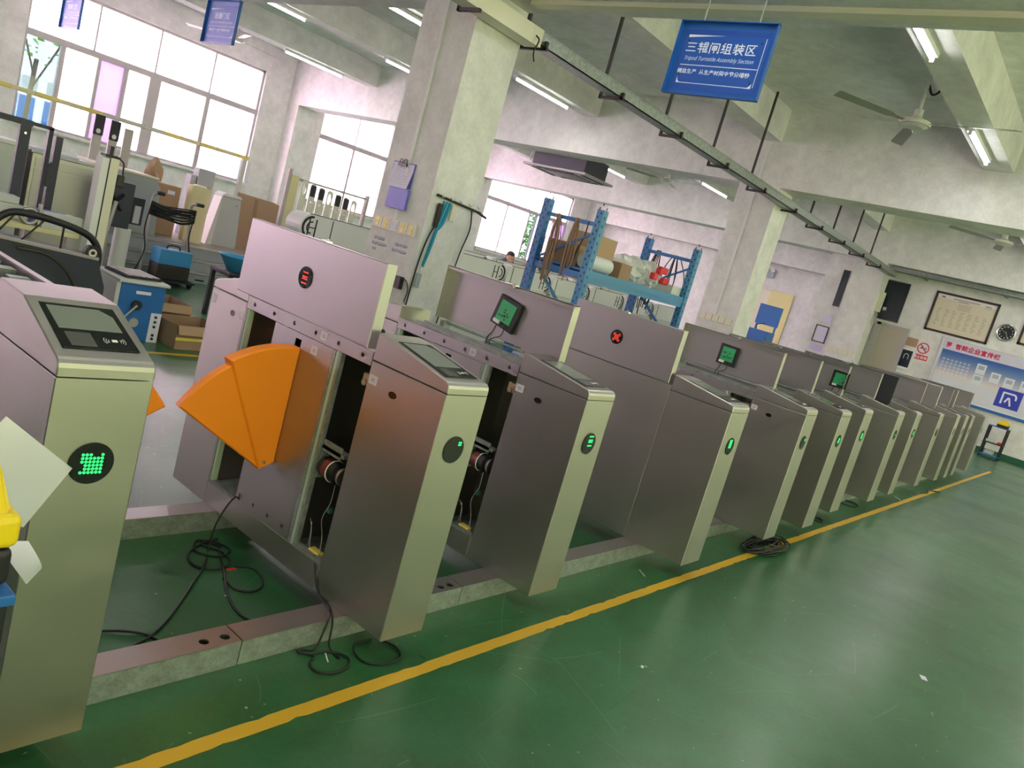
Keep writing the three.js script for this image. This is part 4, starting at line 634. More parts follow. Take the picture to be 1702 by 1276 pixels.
// ------------------------------------------------------------------ person bending over behind the cabinets
function field(caps, lo, hi, cell) {
  const size = Math.max(hi[0] - lo[0], hi[1] - lo[1], hi[2] - lo[2]), n = Math.ceil(size / cell) + 4, mc = new MarchingCubes(n, M.skin, false, false, 60000), half = n * cell / 2, c = [0, 1, 2].map((k) => (lo[k] + hi[k]) / 2);
  mc.isolation = 0;
  for (let z = 0; z < n; z++) for (let y = 0; y < n; y++) for (let x = 0; x < n; x++) {
    const p = [c[0] + (x - n / 2) * cell, c[1] + (y - n / 2) * cell, c[2] + (z - n / 2) * cell]; let d = 1e3; const k = 0.035;
    for (const [a, b, ra, rb] of caps) {
      const ab = [b[0] - a[0], b[1] - a[1], b[2] - a[2]], ap = [p[0] - a[0], p[1] - a[1], p[2] - a[2]], q = ab[0] ** 2 + ab[1] ** 2 + ab[2] ** 2, t = q ? Math.min(1, Math.max(0, (ap[0] * ab[0] + ap[1] * ab[1] + ap[2] * ab[2]) / q)) : 0;
      const e = Math.hypot(ap[0] - t * ab[0], ap[1] - t * ab[1], ap[2] - t * ab[2]) - (ra + (rb - ra) * t), h = Math.max(0, Math.min(1, 0.5 + 0.5 * (d - e) / k)); d = d + (e - d) * h - k * h * (1 - h);
    }
    mc.field[x + y * n + z * n * n] = -d;
  }
  mc.update();
  const g = new THREE.BufferGeometry(), m = mc.count; g.setAttribute('position', new THREE.BufferAttribute(mc.positionArray.slice(0, m * 3), 3)); g.setAttribute('normal', new THREE.BufferAttribute(mc.normalArray.slice(0, m * 3), 3)); g.setAttribute('uv', new THREE.BufferAttribute(new Float32Array(m * 2), 2));
  g.scale(half, half, half); g.translate(...c); return g;
}
{
  const t = thing('person', 'person with dark hair in a dark shirt leaning over the cabinet rows', 'person', [12.08, 0, -10.05]);
  const head = [[[0, 1.38, 0], [-0.012, 1.33, 0.02], 0.085, 0.072], [[-0.02, 1.30, 0.045], [-0.02, 1.29, 0.05], 0.045, 0.04], [[-0.03, 1.335, 0.095], [-0.03, 1.32, 0.1], 0.013, 0.015], [[0.085, 1.34, 0.0], [0.087, 1.33, 0.0], 0.014, 0.012], [[-0.095, 1.34, 0.01], [-0.095, 1.33, 0.01], 0.014, 0.012], [[0.01, 1.28, -0.03], [0.06, 1.2, -0.1], 0.05, 0.055]];
  const sh = [0.28, 1.20, -0.1], el = [0.32, 1.24, 0.14], wr = [0.14, 1.30, 0.28];
  const arm = [[sh, el, 0.055, 0.04], [el, wr, 0.038, 0.028], [wr, [0.09, 1.31, 0.3], 0.03, 0.028]];
  const fingers = []; for (let k = 0; k < 4; k++) fingers.push([[0.09, 1.325 - k * 0.018, 0.305], [0.045, 1.325 - k * 0.02, 0.315], 0.009, 0.008], [[0.045, 1.325 - k * 0.02, 0.315], [0.02, 1.31 - k * 0.02, 0.30], 0.0085, 0.0075]); fingers.push([[0.12, 1.33, 0.3], [0.09, 1.352, 0.32], 0.011, 0.009]);
  const trunk = [[[0.06, 1.2, -0.1], [0.16, 0.72, -0.2], 0.15, 0.14], [[-0.12, 1.17, -0.1], sh, 0.06, 0.06], [[0.1, 0.72, -0.2], [0.02, 0.42, -0.18], 0.09, 0.07], [[0.22, 0.72, -0.2], [0.26, 0.42, -0.18], 0.09, 0.07], [[0.02, 0.42, -0.18], [0.02, 0.06, -0.2], 0.06, 0.045], [[0.26, 0.42, -0.18], [0.28, 0.06, -0.2], 0.06, 0.045], [[0.02, 0.045, -0.2], [0.02, 0.04, -0.06], 0.045, 0.035], [[0.28, 0.045, -0.2], [0.28, 0.04, -0.06], 0.045, 0.035], [[-0.14, 1.17, -0.1], [-0.2, 0.9, 0.02], 0.055, 0.04], [[-0.2, 0.9, 0.02], [-0.1, 0.85, 0.16], 0.038, 0.03]];
  obj('body', [field(trunk, [-0.32, 0, -0.4], [0.45, 1.35, 0.3], 0.014), field([...head, ...arm, ...fingers], [-0.15, 1.1, -0.2], [0.4, 1.5, 0.36], 0.0055)], M.skin, t);
  obj('shirt', field([[[0.06, 1.2, -0.1], [0.16, 0.74, -0.2], 0.165, 0.155], [[-0.12, 1.17, -0.1], sh, 0.072, 0.072], [sh, [0.3, 1.22, 0.03], 0.068, 0.062], [[-0.14, 1.17, -0.1], [-0.17, 1.03, -0.04], 0.066, 0.06]], [-0.3, 0.55, -0.4], [0.45, 1.35, 0.2], 0.014), M.shirt, t, 'dark short sleeved shirt');
  obj('trousers', field([[[0.16, 0.74, -0.2], [0.16, 0.7, -0.2], 0.15, 0.15], [[0.1, 0.72, -0.2], [0.02, 0.42, -0.18], 0.1, 0.08], [[0.22, 0.72, -0.2], [0.26, 0.42, -0.18], 0.1, 0.08], [[0.02, 0.42, -0.18], [0.02, 0.1, -0.2], 0.075, 0.06], [[0.26, 0.42, -0.18], [0.28, 0.1, -0.2], 0.075, 0.06]], [-0.1, 0.05, -0.4], [0.45, 0.9, 0], 0.014), M.dark, t);
  obj('hair', field([[[0.01, 1.415, -0.02], [0.02, 1.38, -0.035], 0.088, 0.086], [[-0.01, 1.44, 0.03], [0.0, 1.44, -0.02], 0.05, 0.06]], [-0.12, 1.25, -0.16], [0.16, 1.55, 0.12], 0.008), M.hair, t, 'short black hair');
  for (const s of [-0.052, -0.0]) { obj('eye', new THREE.SphereGeometry(0.009, 10, 8).translate(s, 1.355, 0.083), M.hair, t); obj('eyebrow', bx(s - 0.016, s + 0.016, 1.372, 1.377, 0.084, 0.09), M.hair, t); } obj('mouth', bx(-0.045, -0.01, 1.288, 1.293, 0.088, 0.093), M.red, t);
}
// ------------------------------------------------------------------ staging and demonstration things on the left
{
  const p = thing('display_platform', 'low stepped grey platform in front of the windows', 'platform', [3.75, 0, -9.46]);
  const L = 5.2; for (const [z0, y0, y1] of [[0, 0, 0.13], [-0.16, 0.13, 0.27], [-0.32, 0.27, 0.42]]) { obj('step', bx(0, L, y0, y1 - 0.02, -3.6, z0), M.greyPaint, p); obj('nosing', rbx(0, L, y1 - 0.02, y1, z0 - 0.2, z0 + 0.015, 0.004), M.steelB, p, 'bright metal nosing'); }
  obj('deck', bx(0, L, 0.40, 0.42, -3.6, -0.5), std(C(0.30, 0.27, 0.24), 0.6), p); for (const x of [1.6, 2.2, 3.1]) obj('cable_slot', bx(x, x + 0.12, 0.03, 0.05, 0, 0.006), M.black, p);
}
const PY = 0.421;
{
  const g = thing('gate_pedestal', 'pale grey tapered gate pedestal with a round eye on the platform', 'gate pedestal', [6.0, PY, -10.45]);
  obj('pedestal_body', prismZ([[-0.06, 0], [0.42, 0], [0.36, 0.72], [0.06, 0.72]], -0.22, 0, 0.006), M.paleGrey, g); obj('pedestal_cap', [prismZ([[0.05, 0.722], [0.37, 0.722], [0.34, 0.76], [0.1, 0.77]], -0.23, 0.01, 0.006)], M.white, g); obj('eye', cyl('x', 0.024, 0.02, 0.03, 0.42, -0.1), M.black, g); obj('sensor', cyl('z', 0.012, 0.01, 0.3, 0.62, 0.003), M.greyPaint, g); obj('side_cover', prismZ([[-0.062, 0.0], [0.03, 0.0], [0.07, 0.7], [0.045, 0.7]], -0.21, 0.004, 0.002), M.white, g);
  const r = thing('foam_roll', 'tall cream foam roll standing on the platform', 'roll', [5.68, PY, -10.4]); obj('roll_body', cyl('y', 0.15, 0.76, 0, 0.38, 0, 28), M.foam, r); obj('roll_core', tor('y', 0.075, 0.02, 0, 0.76, 0), M.cream, r); obj('loose_edge', bx(-0.15, -0.12, 0.02, 0.74, -0.01, 0.08), M.foam, r);
  const c1 = thing('cardboard_box', 'brown cardboard box between the foam roll and the grey cabinet', 'box', [5.2, PY, -10.5]); obj('panel', rbx(-0.16, 0.28, 0, 0.68, -0.2, 0.0, 0.005), M.cardboardB, c1); obj('print_label', bx(0.1, 0.2, 0.56, 0.61, 0, 0.002), M.paper, c1);
  const c2 = thing('cardboard_sheet', 'wide brown cardboard sheet leaning behind the grey gate pedestal', 'cardboard', [6.42, PY, -10.6]); const cs = prismZ([[0, 0], [0.98, 0], [0.98, 0.72], [0.6, 0.80], [0.0, 0.82]], -0.02, 0); cs.rotateX(-0.08); obj('sheet', cs, M.cardboardB, c2); const fl = bx(0.28, 0.34, 0.1, 0.78, 0.002, 0.006); fl.rotateX(-0.08); obj('tape_strip', fl, M.cardboard, c2);
  const m = thing('metal_box', 'grey metal column box behind the grey gate pedestal', 'metal box', [6.05, PY, -11.2]); obj('box_body', [rbx(0, 0.26, 0, 1.0, -0.15, 0, 0.006), rbx(-0.1, -0.02, 0, 0.88, -0.15, 0, 0.006)], M.greyPaint, m); obj('knob', cyl('z', 0.02, 0.02, 0.16, 0.74, 0.01), M.dark, m);
  const k = thing('grey_cabinet', 'grey machine cabinet with a cream top behind the monitor', 'cabinet', [4.2, PY, -10.1]); obj('cabinet_body', prismZ([[0, 0], [0.84, 0], [0.8, 0.62], [0.72, 0.72], [0, 0.72]], -0.6, 0, 0.006), M.greyPaint, k); obj('cabinet_top', rbx(-0.01, 0.75, 0.72, 0.745, -0.61, 0.02, 0.005), M.cream, k); obj('recess', [bx(0.28, 0.64, 0.10, 0.44, 0, 0.004)], M.dark, k); obj('inner_parts', [bx(0.4, 0.48, 0.1, 0.3, 0.004, 0.02), bx(0.52, 0.6, 0.12, 0.34, 0.004, 0.02)], M.paleGrey, k);
  tag(obj('paper_bag', (() => { const q = new THREE.IcosahedronGeometry(0.13, 3), a = q.attributes.position; for (let i = 0; i < a.count; i++) { const kx = 1 + 0.25 * Math.sin(a.getX(i) * 31 + a.getY(i) * 17) * Math.cos(a.getZ(i) * 23); a.setXYZ(i, a.getX(i) * kx * 0.8, Math.max(-0.1, a.getY(i) * kx * 1.3), a.getZ(i) * kx); } q.computeVertexNormals(); return q.translate(5.12, 1.21, -10.6); })(), M.cardboardB), 'crumpled brown paper on top of the tall cardboard box', 'paper');
  for (const [x, top, hd] of [[4.42, 1.70, 1], [4.62, 1.68, 1], [4.80, 1.66, 0]]) { const a = thing('flap_barrier', hd ? 'steel gate arm with a black punched head before the window' : 'plain steel gate arm before the window', 'gate arm', [x, PY, -10.8], 0, 'gate arms before the purple pane window'); obj('arm_plate', bx(-0.055, 0.055, 0, top - PY, -0.02, 0), M.frameGrey, a); if (hd) { obj('arm_head', prismZ(rect(-0.06, 0.06, top - PY - 0.22, top - PY + 0.03), 0, 0.012, 0, [ring(0, top - PY - 0.17, 0.03)]), M.dark, a); obj('head_disc', cyl('z', 0.03, 0.006, 0, top - PY - 0.17, 0.004, 20), M.white, a); } }
  // boom
  const b = thing('barrier_boom', 'long yellow and white barrier boom lying across the window front', 'barrier boom', [2.9, 0, -10.92]);
  for (let i = 0; i < 14; i++) obj('boom_section', rbx(i * 0.265, i * 0.265 + 0.262, 1.72, 1.775, -0.02, 0.02, 0.004), i > 5 && i < 9 ? M.paleGrey : i % 2 ? M.tape : M.foam, b); obj('boom_ridge', bx(0, 3.7, 1.742, 1.75, 0.02, 0.024), M.cream, b);
  obj('boom_post', [bx(3.62, 3.68, PY, 1.72, -0.04, 0.02), bx(3.55, 3.75, PY, PY + 0.02, -0.1, 0.1)], M.paleGrey, b); obj('boom_post', [bx(0.02, 0.08, 0, 1.72, -0.04, 0.02)], M.paleGrey, b); for (const x of [3.45, 3.56, 3.7]) obj('boom_tag', [bx(x, x + 0.05, 1.45, 1.7, 0.02, 0.03), cyl('z', 0.03, 0.01, x + 0.03, 1.42, 0.025)], M.clearSheet, b);
}
{ // hand cart with wound cables and the blue box
  const t = thing('hand_cart', 'grey two handled hand cart wound with black cables', 'cart', [4.5, 0, -9.2]);
  obj('cart_frame', [tube([[0, 0.08, 0], [0, 0.6, 0], [0.02, 1.0, -0.04], [0.06, 1.03, 0.02]], 0.018), tube([[0.5, 0.08, 0], [0.5, 0.6, 0], [0.5, 0.98, -0.04], [0.54, 1.0, 0.02]], 0.018), rod([0, 0.78, 0], [0.5, 0.78, 0], 0.012), rod([0, 0.5, 0], [0.5, 0.5, 0], 0.012)], M.frameGrey, t);
  obj('cart_deck', bx(-0.02, 0.54, 0.05, 0.075, -0.05, 0.3), M.dark, t); for (const x of [0.0, 0.5]) { obj('wheel', cyl('x', 0.045, 0.03, x, 0.045, 0.25, 18), M.black, t); obj('wheel', cyl('x', 0.05, 0.03, x, 0.05, -0.03, 18), M.black, t); obj('grip', cyl('x', 0.022, 0.09, x + 0.06, 1.03 - x * 0.06, 0.02), M.dark, t); }
  const gg = []; for (let i = 0; i < 8; i++) { const y = 0.92 - i * 0.02; gg.push(tube([[-0.03, y, 0.03], [0.15, y - rr(0.02, 0.06), 0.06], [0.35, y - rr(0.02, 0.06), 0.06], [0.53, y, 0.03], [0.35, y - 0.02, -0.05], [0.15, y - 0.03, -0.05]], 0.009, 40, 5, true)); } for (const x of [-0.03, 0.52]) gg.push(tube([[x, 0.9, 0.03], [x - 0.03, 0.6, 0.04], [x + 0.02, 0.35, 0.03], [x - 0.05, 0.1, 0.04]], 0.008)); obj('wound_cable', gg, M.cable, t, 'black cables wound round the handles');
  const b = thing('tool_case', 'blue topped plastic case standing on the hand cart', 'case', [4.56, 0.076, -9.02]); obj('case_lower', rbx(0, 0.4, 0, 0.17, -0.12, 0.1, 0.01), M.brackets, b, 'dark lower half'); obj('case_upper', rbx(0, 0.4, 0.172, 0.35, -0.12, 0.1, 0.01), M.bluePlastic, b); obj('case_handle', tube([[0.12, 0.35, 0], [0.13, 0.385, 0], [0.27, 0.385, 0], [0.28, 0.35, 0]], 0.009), M.dark, b);
}
{ // white post, monitor, bench group
  const p = thing('led_post', 'tall white square post with a black clamp on top', 'post', [2.925, 0, -6.85]); obj('post_body', rbx(-0.01, 0.065, 0, 1.34, -0.06, 0.06, 0.008), M.cream, p); obj('post_side', rbx(-0.075, -0.015, 0, 1.33, -0.06, 0.06, 0.006), M.white, p); obj('gap_strip', bx(-0.017, -0.008, 0, 1.33, -0.055, 0.062), M.black, p); obj('clamp', [bx(-0.05, 0.07, 1.34, 1.36, -0.05, 0.05), bx(-0.01, 0.02, 1.36, 1.43, -0.02, 0.02)], M.dark, p); obj('camera_head', [rbx(0.075, 0.135, 1.12, 1.22, -0.02, 0.05, 0.012), tube([[0.05, 1.36, 0.0], [0.11, 1.32, 0.02], [0.12, 1.25, 0.02], [0.13, 1.2, 0.02]], 0.007)], M.brackets, p);
  const m = thing('monitor', 'dark monitor seen from behind on a stand', 'monitor', [3.66, 0, -8.2]); obj('monitor_shell', rbx(-0.13, 0.16, 0.64, 1.1, -0.06, -0.02, 0.01), M.darkBlueGrey, m); obj('mount_plate', [bar([-0.09, 0.82, 0], [0.05, 0.98, 0], 0.025), bar([-0.09, 0.98, 0], [0.05, 0.82, 0], 0.025)], M.black, m); obj('stand', [rod([-0.02, 0.9, 0.01], [-0.08, 0.6, 0.06], 0.022), rod([-0.08, 0.6, 0.06], [-0.08, 0.02, 0.06], 0.022), cyl('y', 0.14, 0.02, -0.08, 0.01, 0.06, 24)], M.frameGrey, m);
  const w = thing('paper_roll', 'white upright roll beside the monitor', 'roll', [4.06, 0, -8.85]); obj('roll_body', cyl('y', 0.085, 0.58, 0, 0.29, 0, 24), M.white, w); obj('roll_core', tor('y', 0.04, 0.012, 0, 0.58, 0), M.cardboardB, w);
  const s = thing('steel_cabinet', 'stainless cabinet with panel seams behind the glass gate', 'cabinet', [2.96, 0, -8.55]); obj('cabinet_body', rbx(0, 0.6, 0, 1.16, -0.6, 0, 0.006), M.steel, s); obj('cabinet_panel', [rbx(0.03, 0.57, 0.12, 1.02, 0, 0.006, 0.002), rbx(0.03, 0.57, 1.04, 1.12, 0, 0.006, 0.002)], M.steelB, s); obj('cabinet_top', rbx(-0.02, 0.62, 1.16, 1.19, -0.62, 0.02, 0.005), M.paleGrey, s);
  tag(obj('folded_sheet', rbx(3.0, 3.4, 1.191, 1.215, -8.9, -8.6, 0.008), M.paper), 'white folded sheet on top of the stainless cabinet', 'sheet');
  const s2 = thing('steel_cabinet', 'narrow pale cabinet between the glass gate and the stainless cabinet', 'cabinet', [2.52, 0, -8.55]); obj('cabinet_body', rbx(0, 0.4, 0, 1.18, -0.6, 0, 0.006), M.paleGrey, s2); obj('cabinet_top', rbx(-0.02, 0.41, 1.18, 1.215, -0.62, 0.02, 0.005), M.white, s2);
  const g = thing('glass_gate', 'dark framed glass gate standing on the bench', 'gate', [2.1, 0.66, -7.5]); obj('gate_frame', [bx(0, 0.46, 0.74, 0.79, -0.02, 0.02), bx(0, 0.46, 0, 0.06, -0.02, 0.02), bx(0.37, 0.45, 0, 0.78, -0.022, 0.022), bx(0, 0.04, 0, 0.78, -0.02, 0.02)], M.darkBlueGrey, g); obj('glass', bx(0.03, 0.38, 0.05, 0.75, -0.004, 0.002), M.glassClear, g); obj('side_frame', [bx(0.46, 0.62, 0.755, 0.785, -0.02, 0.02), bx(0.585, 0.62, 0, 0.77, -0.02, 0.02)], M.darkBlueGrey, g); obj('side_post', prismZ([[0.64, 0.02], [0.70, 0.02], [0.70, 0.72], [0.645, 0.72], [0.645, 0.5], [0.615, 0.48], [0.615, 0.3], [0.64, 0.28]], -0.03, 0.03, 0.003), M.darkBlueGrey, g); obj('bolt', [cyl('z', 0.01, 0.01, 0.41, 0.68, 0.024), cyl('z', 0.01, 0.01, 0.41, 0.1, 0.024)], M.chrome, g);
  const t = thing('work_bench', 'low wooden bench with parts under the glass gate', 'bench', [1.4, 0, -7.9]); obj('bench_top', rbx(0, 1.43, 0.62, 0.66, 0, 1.0, 0.004), M.foam, t); for (const [x, z] of [[0.05, 0.05], [1.38, 0.05], [0.05, 0.95], [1.38, 0.95]]) obj('leg', bx(x - 0.03, x + 0.03, 0, 0.62, z - 0.03, z + 0.03), M.frameGrey, t);
  const d = thing('test_meter', 'purple blue bench meter with a pale display face', 'meter', [2.62, 0.662, -7.02], -0.25); obj('meter_case', rbx(-0.13, 0.13, 0, 0.12, -0.15, 0, 0.008), M.purpleBlue, d); obj('meter_side', rbx(0.131, 0.19, 0, 0.12, -0.15, 0.005, 0.006), M.cream, d); obj('meter_face', [bx(-0.1, -0.02, 0.05, 0.09, 0, 0.004), bx(0.0, 0.02, 0.06, 0.08, 0, 0.004), bx(0.04, 0.06, 0.06, 0.08, 0, 0.004), bx(0.08, 0.1, 0.06, 0.08, 0, 0.004)], M.paper, d); obj('meter_grip', bx(0.14, 0.18, 0.02, 0.08, 0.005, 0.008), M.black, d);
  tag(obj('power_supply', [rbx(2.26, 2.46, 0.661, 0.78, -7.3, -7.1, 0.008), rbx(2.28, 2.44, 0.78, 0.84, -7.28, -7.14, 0.01)], M.paleGrey), 'pale grey power supply box behind the purple blue meter', 'device'); tag(obj('terminal_block', rbx(2.05, 2.28, 0.661, 0.72, -7.1, -7.0, 0.005), M.foam), 'cream terminal block lying on the bench', 'device');
  tag(obj('bracket_ring', [tor('z', 0.06, 0.018, 2.45, 0.73, -6.93), bx(2.51, 2.53, 0.661, 0.84, -6.95, -6.91)], M.steelB), 'round steel clamp at the bench edge', 'clamp'); tag(obj('white_case', rbx(2.54, 2.84, 0.661, 0.79, -6.97, -6.91, 0.006), M.paleGrey), 'pale flat case at the front edge of the bench', 'case');
}
{ // black service cart
  const t = thing('service_cart', 'black service cart with an arched tube handle', 'cart', [1.75, 0, -6.25]);
  obj('cart_body', prismZ([[0, 0.08], [0.92, 0.08], [0.92, 0.42], [0.84, 0.62], [0.0, 0.68]], 0, 0.32, 0.006), M.darkBlueGrey, t); obj('cart_rim', [bar([0, 0.685, 0.32], [0.84, 0.625, 0.32], 0.02)], M.frameGrey, t);
  obj('arch_handle', tube([[0.16, 0.6, 0.2], [0.18, 0.74, 0.2], [0.27, 0.83, 0.2], [0.42, 0.84, 0.2], [0.7, 0.80, 0.2], [0.82, 0.75, 0.2], [0.88, 0.66, 0.2], [0.885, 0.45, 0.2]], 0.026, 60, 10), M.black, t);
  obj('stay', [rod([0.2, 0.66, 0.2], [0.3, 0.82, 0.2], 0.007), rod([0.36, 0.65, 0.2], [0.5, 0.83, 0.2], 0.006), rod([0.62, 0.62, 0.2], [0.62, 0.8, 0.2], 0.008)], M.black, t); obj('reel', [cyl('z', 0.05, 0.05, 0.8, 0.66, 0.27), tor('z', 0.04, 0.012, 0.8, 0.66, 0.3)], M.dark, t); obj('reel_hub', tor('z', 0.022, 0.008, 0.8, 0.66, 0.305), M.cream, t);
  for (const [x, z] of [[0.1, 0.05], [0.82, 0.05], [0.1, 0.27], [0.82, 0.27]]) obj('wheel', cyl('z', 0.04, 0.03, x, 0.04, z, 16), M.black, t);
  obj('side_panel', [bx(0.7, 0.9, 0.1, 0.34, 0.32, 0.326)], M.dark, t); obj('hose', tube([[0.3, 0.62, 0.34], [0.5, 0.6, 0.38], [0.66, 0.45, 0.4], [0.72, 0.2, 0.4]], 0.012), M.brackets, t);
}
{ // blue box computer, keyboard, cartons, basin
  const t = thing('blue_console', 'blue control box with dials and a pale top', 'control box', [2.86, 0, -6.42]); obj('console_body', rbx(0, 0.36, 0, 0.46, -0.1, 0.34, 0.006), M.blue, t); obj('console_side', rbx(-0.035, 0, 0, 0.46, -0.1, 0.335, 0.004), M.paleGrey, t); obj('console_top', rbx(-0.03, 0.38, 0.46, 0.485, -0.12, 0.36, 0.005), M.paleGrey, t); obj('name_plate', bx(0.12, 0.24, 0.38, 0.405, 0.34, 0.344), M.paper, t); obj('dial', cyl('z', 0.04, 0.02, 0.14, 0.29, 0.35, 20), M.dark, t); obj('dial', [cyl('z', 0.036, 0.02, 0.14, 0.15, 0.35, 20), bar([0.14, 0.29, 0.36], [0.05, 0.18, 0.36], 0.012)], M.frameGrey, t); obj('switch_strip', bx(0.27, 0.355, 0.0, 0.24, 0.341, 0.35), M.paper, t, 'pale switch strip'); obj('strip_buttons', [0.21, 0.17, 0.13, 0.06, 0.03].map((y) => cyl('z', 0.011, 0.01, 0.31, y, 0.354, 12)), M.dark, t);
  const k = thing('keyboard', 'grey keyboard lying on the blue control box', 'keyboard', [3.03, 0.486, -6.3], 0.1); obj('keyboard_base', rbx(-0.14, 0.17, 0, 0.02, -0.17, 0.15, 0.005), M.dark, k); const keys = []; for (let i = 0; i < 9; i++) for (let j = 0; j < 5; j++) keys.push(bx(-0.12 + j * 0.056, -0.075 + j * 0.056, 0.02, 0.027, -0.16 + i * 0.034, -0.132 + i * 0.034)); obj('keys', keys, M.frameGrey, k);
  function openBox(name, label, x, z, w, d, h, turn) {
    const b = thing(name, label, 'box', [x, 0, z], turn), q = 0.006; obj('box_base', bx(-w, w, 0, q, -d, d), M.cardboard, b);
    for (const s of [-1, 1]) { obj('box_side', bx(-w, w, q, h, s * d - (s > 0 ? q : 0), s * d + (s > 0 ? 0 : q)), M.cardboard, b); obj('box_side', bx(s * w - (s > 0 ? q : 0), s * w + (s > 0 ? 0 : q), q, h, -d, d), M.cardboard, b); const f = bx(-w, w, 0, 0.005, 0, 0.08); f.rotateX(s > 0 ? 1.1 : Math.PI - 1.1); f.translate(0, h, s * d); obj('flap', f, M.cardboardB, b); }
    obj('tape_band', [bx(-w - 0.002, w + 0.002, h * 0.38, h * 0.5, d, d + 0.002), bx(w, w + 0.002, h * 0.38, h * 0.5, -d, d)], M.tape, b);
  }
  openBox('cardboard_box', 'open brown carton with yellow tape on the floor', 3.5, -6.12, 0.23, 0.2, 0.2, 0.06); openBox('cardboard_box', 'open brown carton behind the yellow taped one', 3.5, -6.75, 0.22, 0.22, 0.25, -0.05);
  const s = thing('stool', 'black stool carrying the blue basin', 'stool', [4.6, 0, -7.35]); obj('seat', rbx(-0.2, 0.2, 0.48, 0.52, -0.2, 0.2, 0.01), M.dark, s); for (const a of [-0.17, 0.17]) for (const c of [-0.17, 0.17]) obj('leg', bx(a - 0.02, a + 0.02, 0, 0.48, c - 0.02, c + 0.02), M.dark, s);
  const ba = thing('basin', 'bright blue plastic basin on the black stool', 'basin', [4.6, 0.521, -7.35]); obj('bowl', new THREE.LatheGeometry([[0.0, 0.0], [0.11, 0.0], [0.2, 0.14], [0.225, 0.15], [0.22, 0.158], [0.195, 0.148], [0.105, 0.008], [0, 0.008]].map((p) => new THREE.Vector2(...p)), 32), M.bluePlastic, ba);
}
// ------------------------------------------------------------------ tool trolleys
function trolley(x, z, w, d, h, label, parts) {
  const t = thing('tool_trolley', label, 'trolley', [x, 0, z]);
  for (const sx of [0, 1]) for (const sz of [0, 1]) { obj('post', rbx(sx ? w - 0.04 : 0, sx ? w : 0.04, 0.05, h - 0.023, sz ? -0.04 : -d, sz ? 0 : -d + 0.04, 0.004), M.black, t); obj('wheel', cyl('x', 0.028, 0.02, sx ? w - 0.02 : 0.02, 0.028, sz ? -0.02 : -d + 0.02, 14), M.brackets, t); }
  for (const [k, y] of [0.07, h * 0.47, h - 0.01].entries()) obj('shelf', [rbx(-0.006, w + 0.006, y - 0.009, y, -d - 0.006, 0.006, 0.003), bx(-0.006, w + 0.006, y - 0.016, y - 0.006, 0, 0.006), bx(-0.006, 0, y - 0.016, y - 0.006, -d, 0), bx(w, w + 0.006, y - 0.016, y - 0.006, -d, 0)], k === 1 ? M.black : M.blue, t, k === 1 ? 'black middle shelf' : 'blue shelf');
  for (const [a, b] of [[w - 0.02, h - 0.055], [w - 0.02, h - 0.085], [0.02, h - 0.055], [0.02, h - 0.085]]) obj('rivet', cyl('z', 0.009, 0.004, a, b, 0.001, 14), M.chrome, t);
  if (parts) obj('side_panel', bx(0.04, w - 0.04, 0.1, h - 0.06, -0.014, -0.008), M.black, t);
  return t;
}
function toolbox(x, y, z, w, d, label) { const t = thing('tool_box', label, 'tool box', [x, y, z]); obj('box_body', rbx(0, w, 0, 0.06, -d, 0, 0.012), M.black, t); obj('box_lid', rbx(-0.004, w + 0.004, 0.061, 0.115, -d - 0.004, 0.004, 0.014), M.yellowPlastic, t, 'yellow lid'); obj('box_crown', prismX([[-d * 0.95, 0.115], [-d * 0.05, 0.115], [-d * 0.35, 0.165], [-d * 0.65, 0.165]], 0.01, w - 0.01, 0.006), M.yellowPlastic, t); obj('latch', [rbx(w * 0.35, w * 0.48, 0.03, 0.09, 0, 0.012, 0.003)], M.black, t); }
trolley(-0.004, -1.12, 0.46, 0.32, 0.84, 'near black and blue tool trolley before the turnstile without a lid', true);
toolbox(0.06, 0.8305, -1.14, 0.40, 0.2, 'yellow and black tool box on the near trolley');
trolley(20.35, -1.82, 0.35, 0.4, 0.74, 'small blue and black tool trolley at the foot of the notice wall');
toolbox(20.38, 0.7305, -1.86, 0.28, 0.22, 'yellow and black tool box on the trolley at the notice wall');
tag(obj('red_tool', rbx(20.4, 20.6, 0.351, 0.4, -1.95, -1.86, 0.012), M.red), 'red tool on the middle shelf of the far trolley', 'tool'); tag(obj('parts_bag', rbx(20.42, 20.64, 0.072, 0.17, -2.15, -1.95, 0.03), M.bag), 'clear bag on the bottom shelf of the far trolley', 'bag'); tag(obj('parts_bag', rbx(20.4, 20.62, 0.351, 0.42, -2.18, -2.02, 0.02), M.bag), 'clear bag on the middle shelf of the far trolley', 'bag');
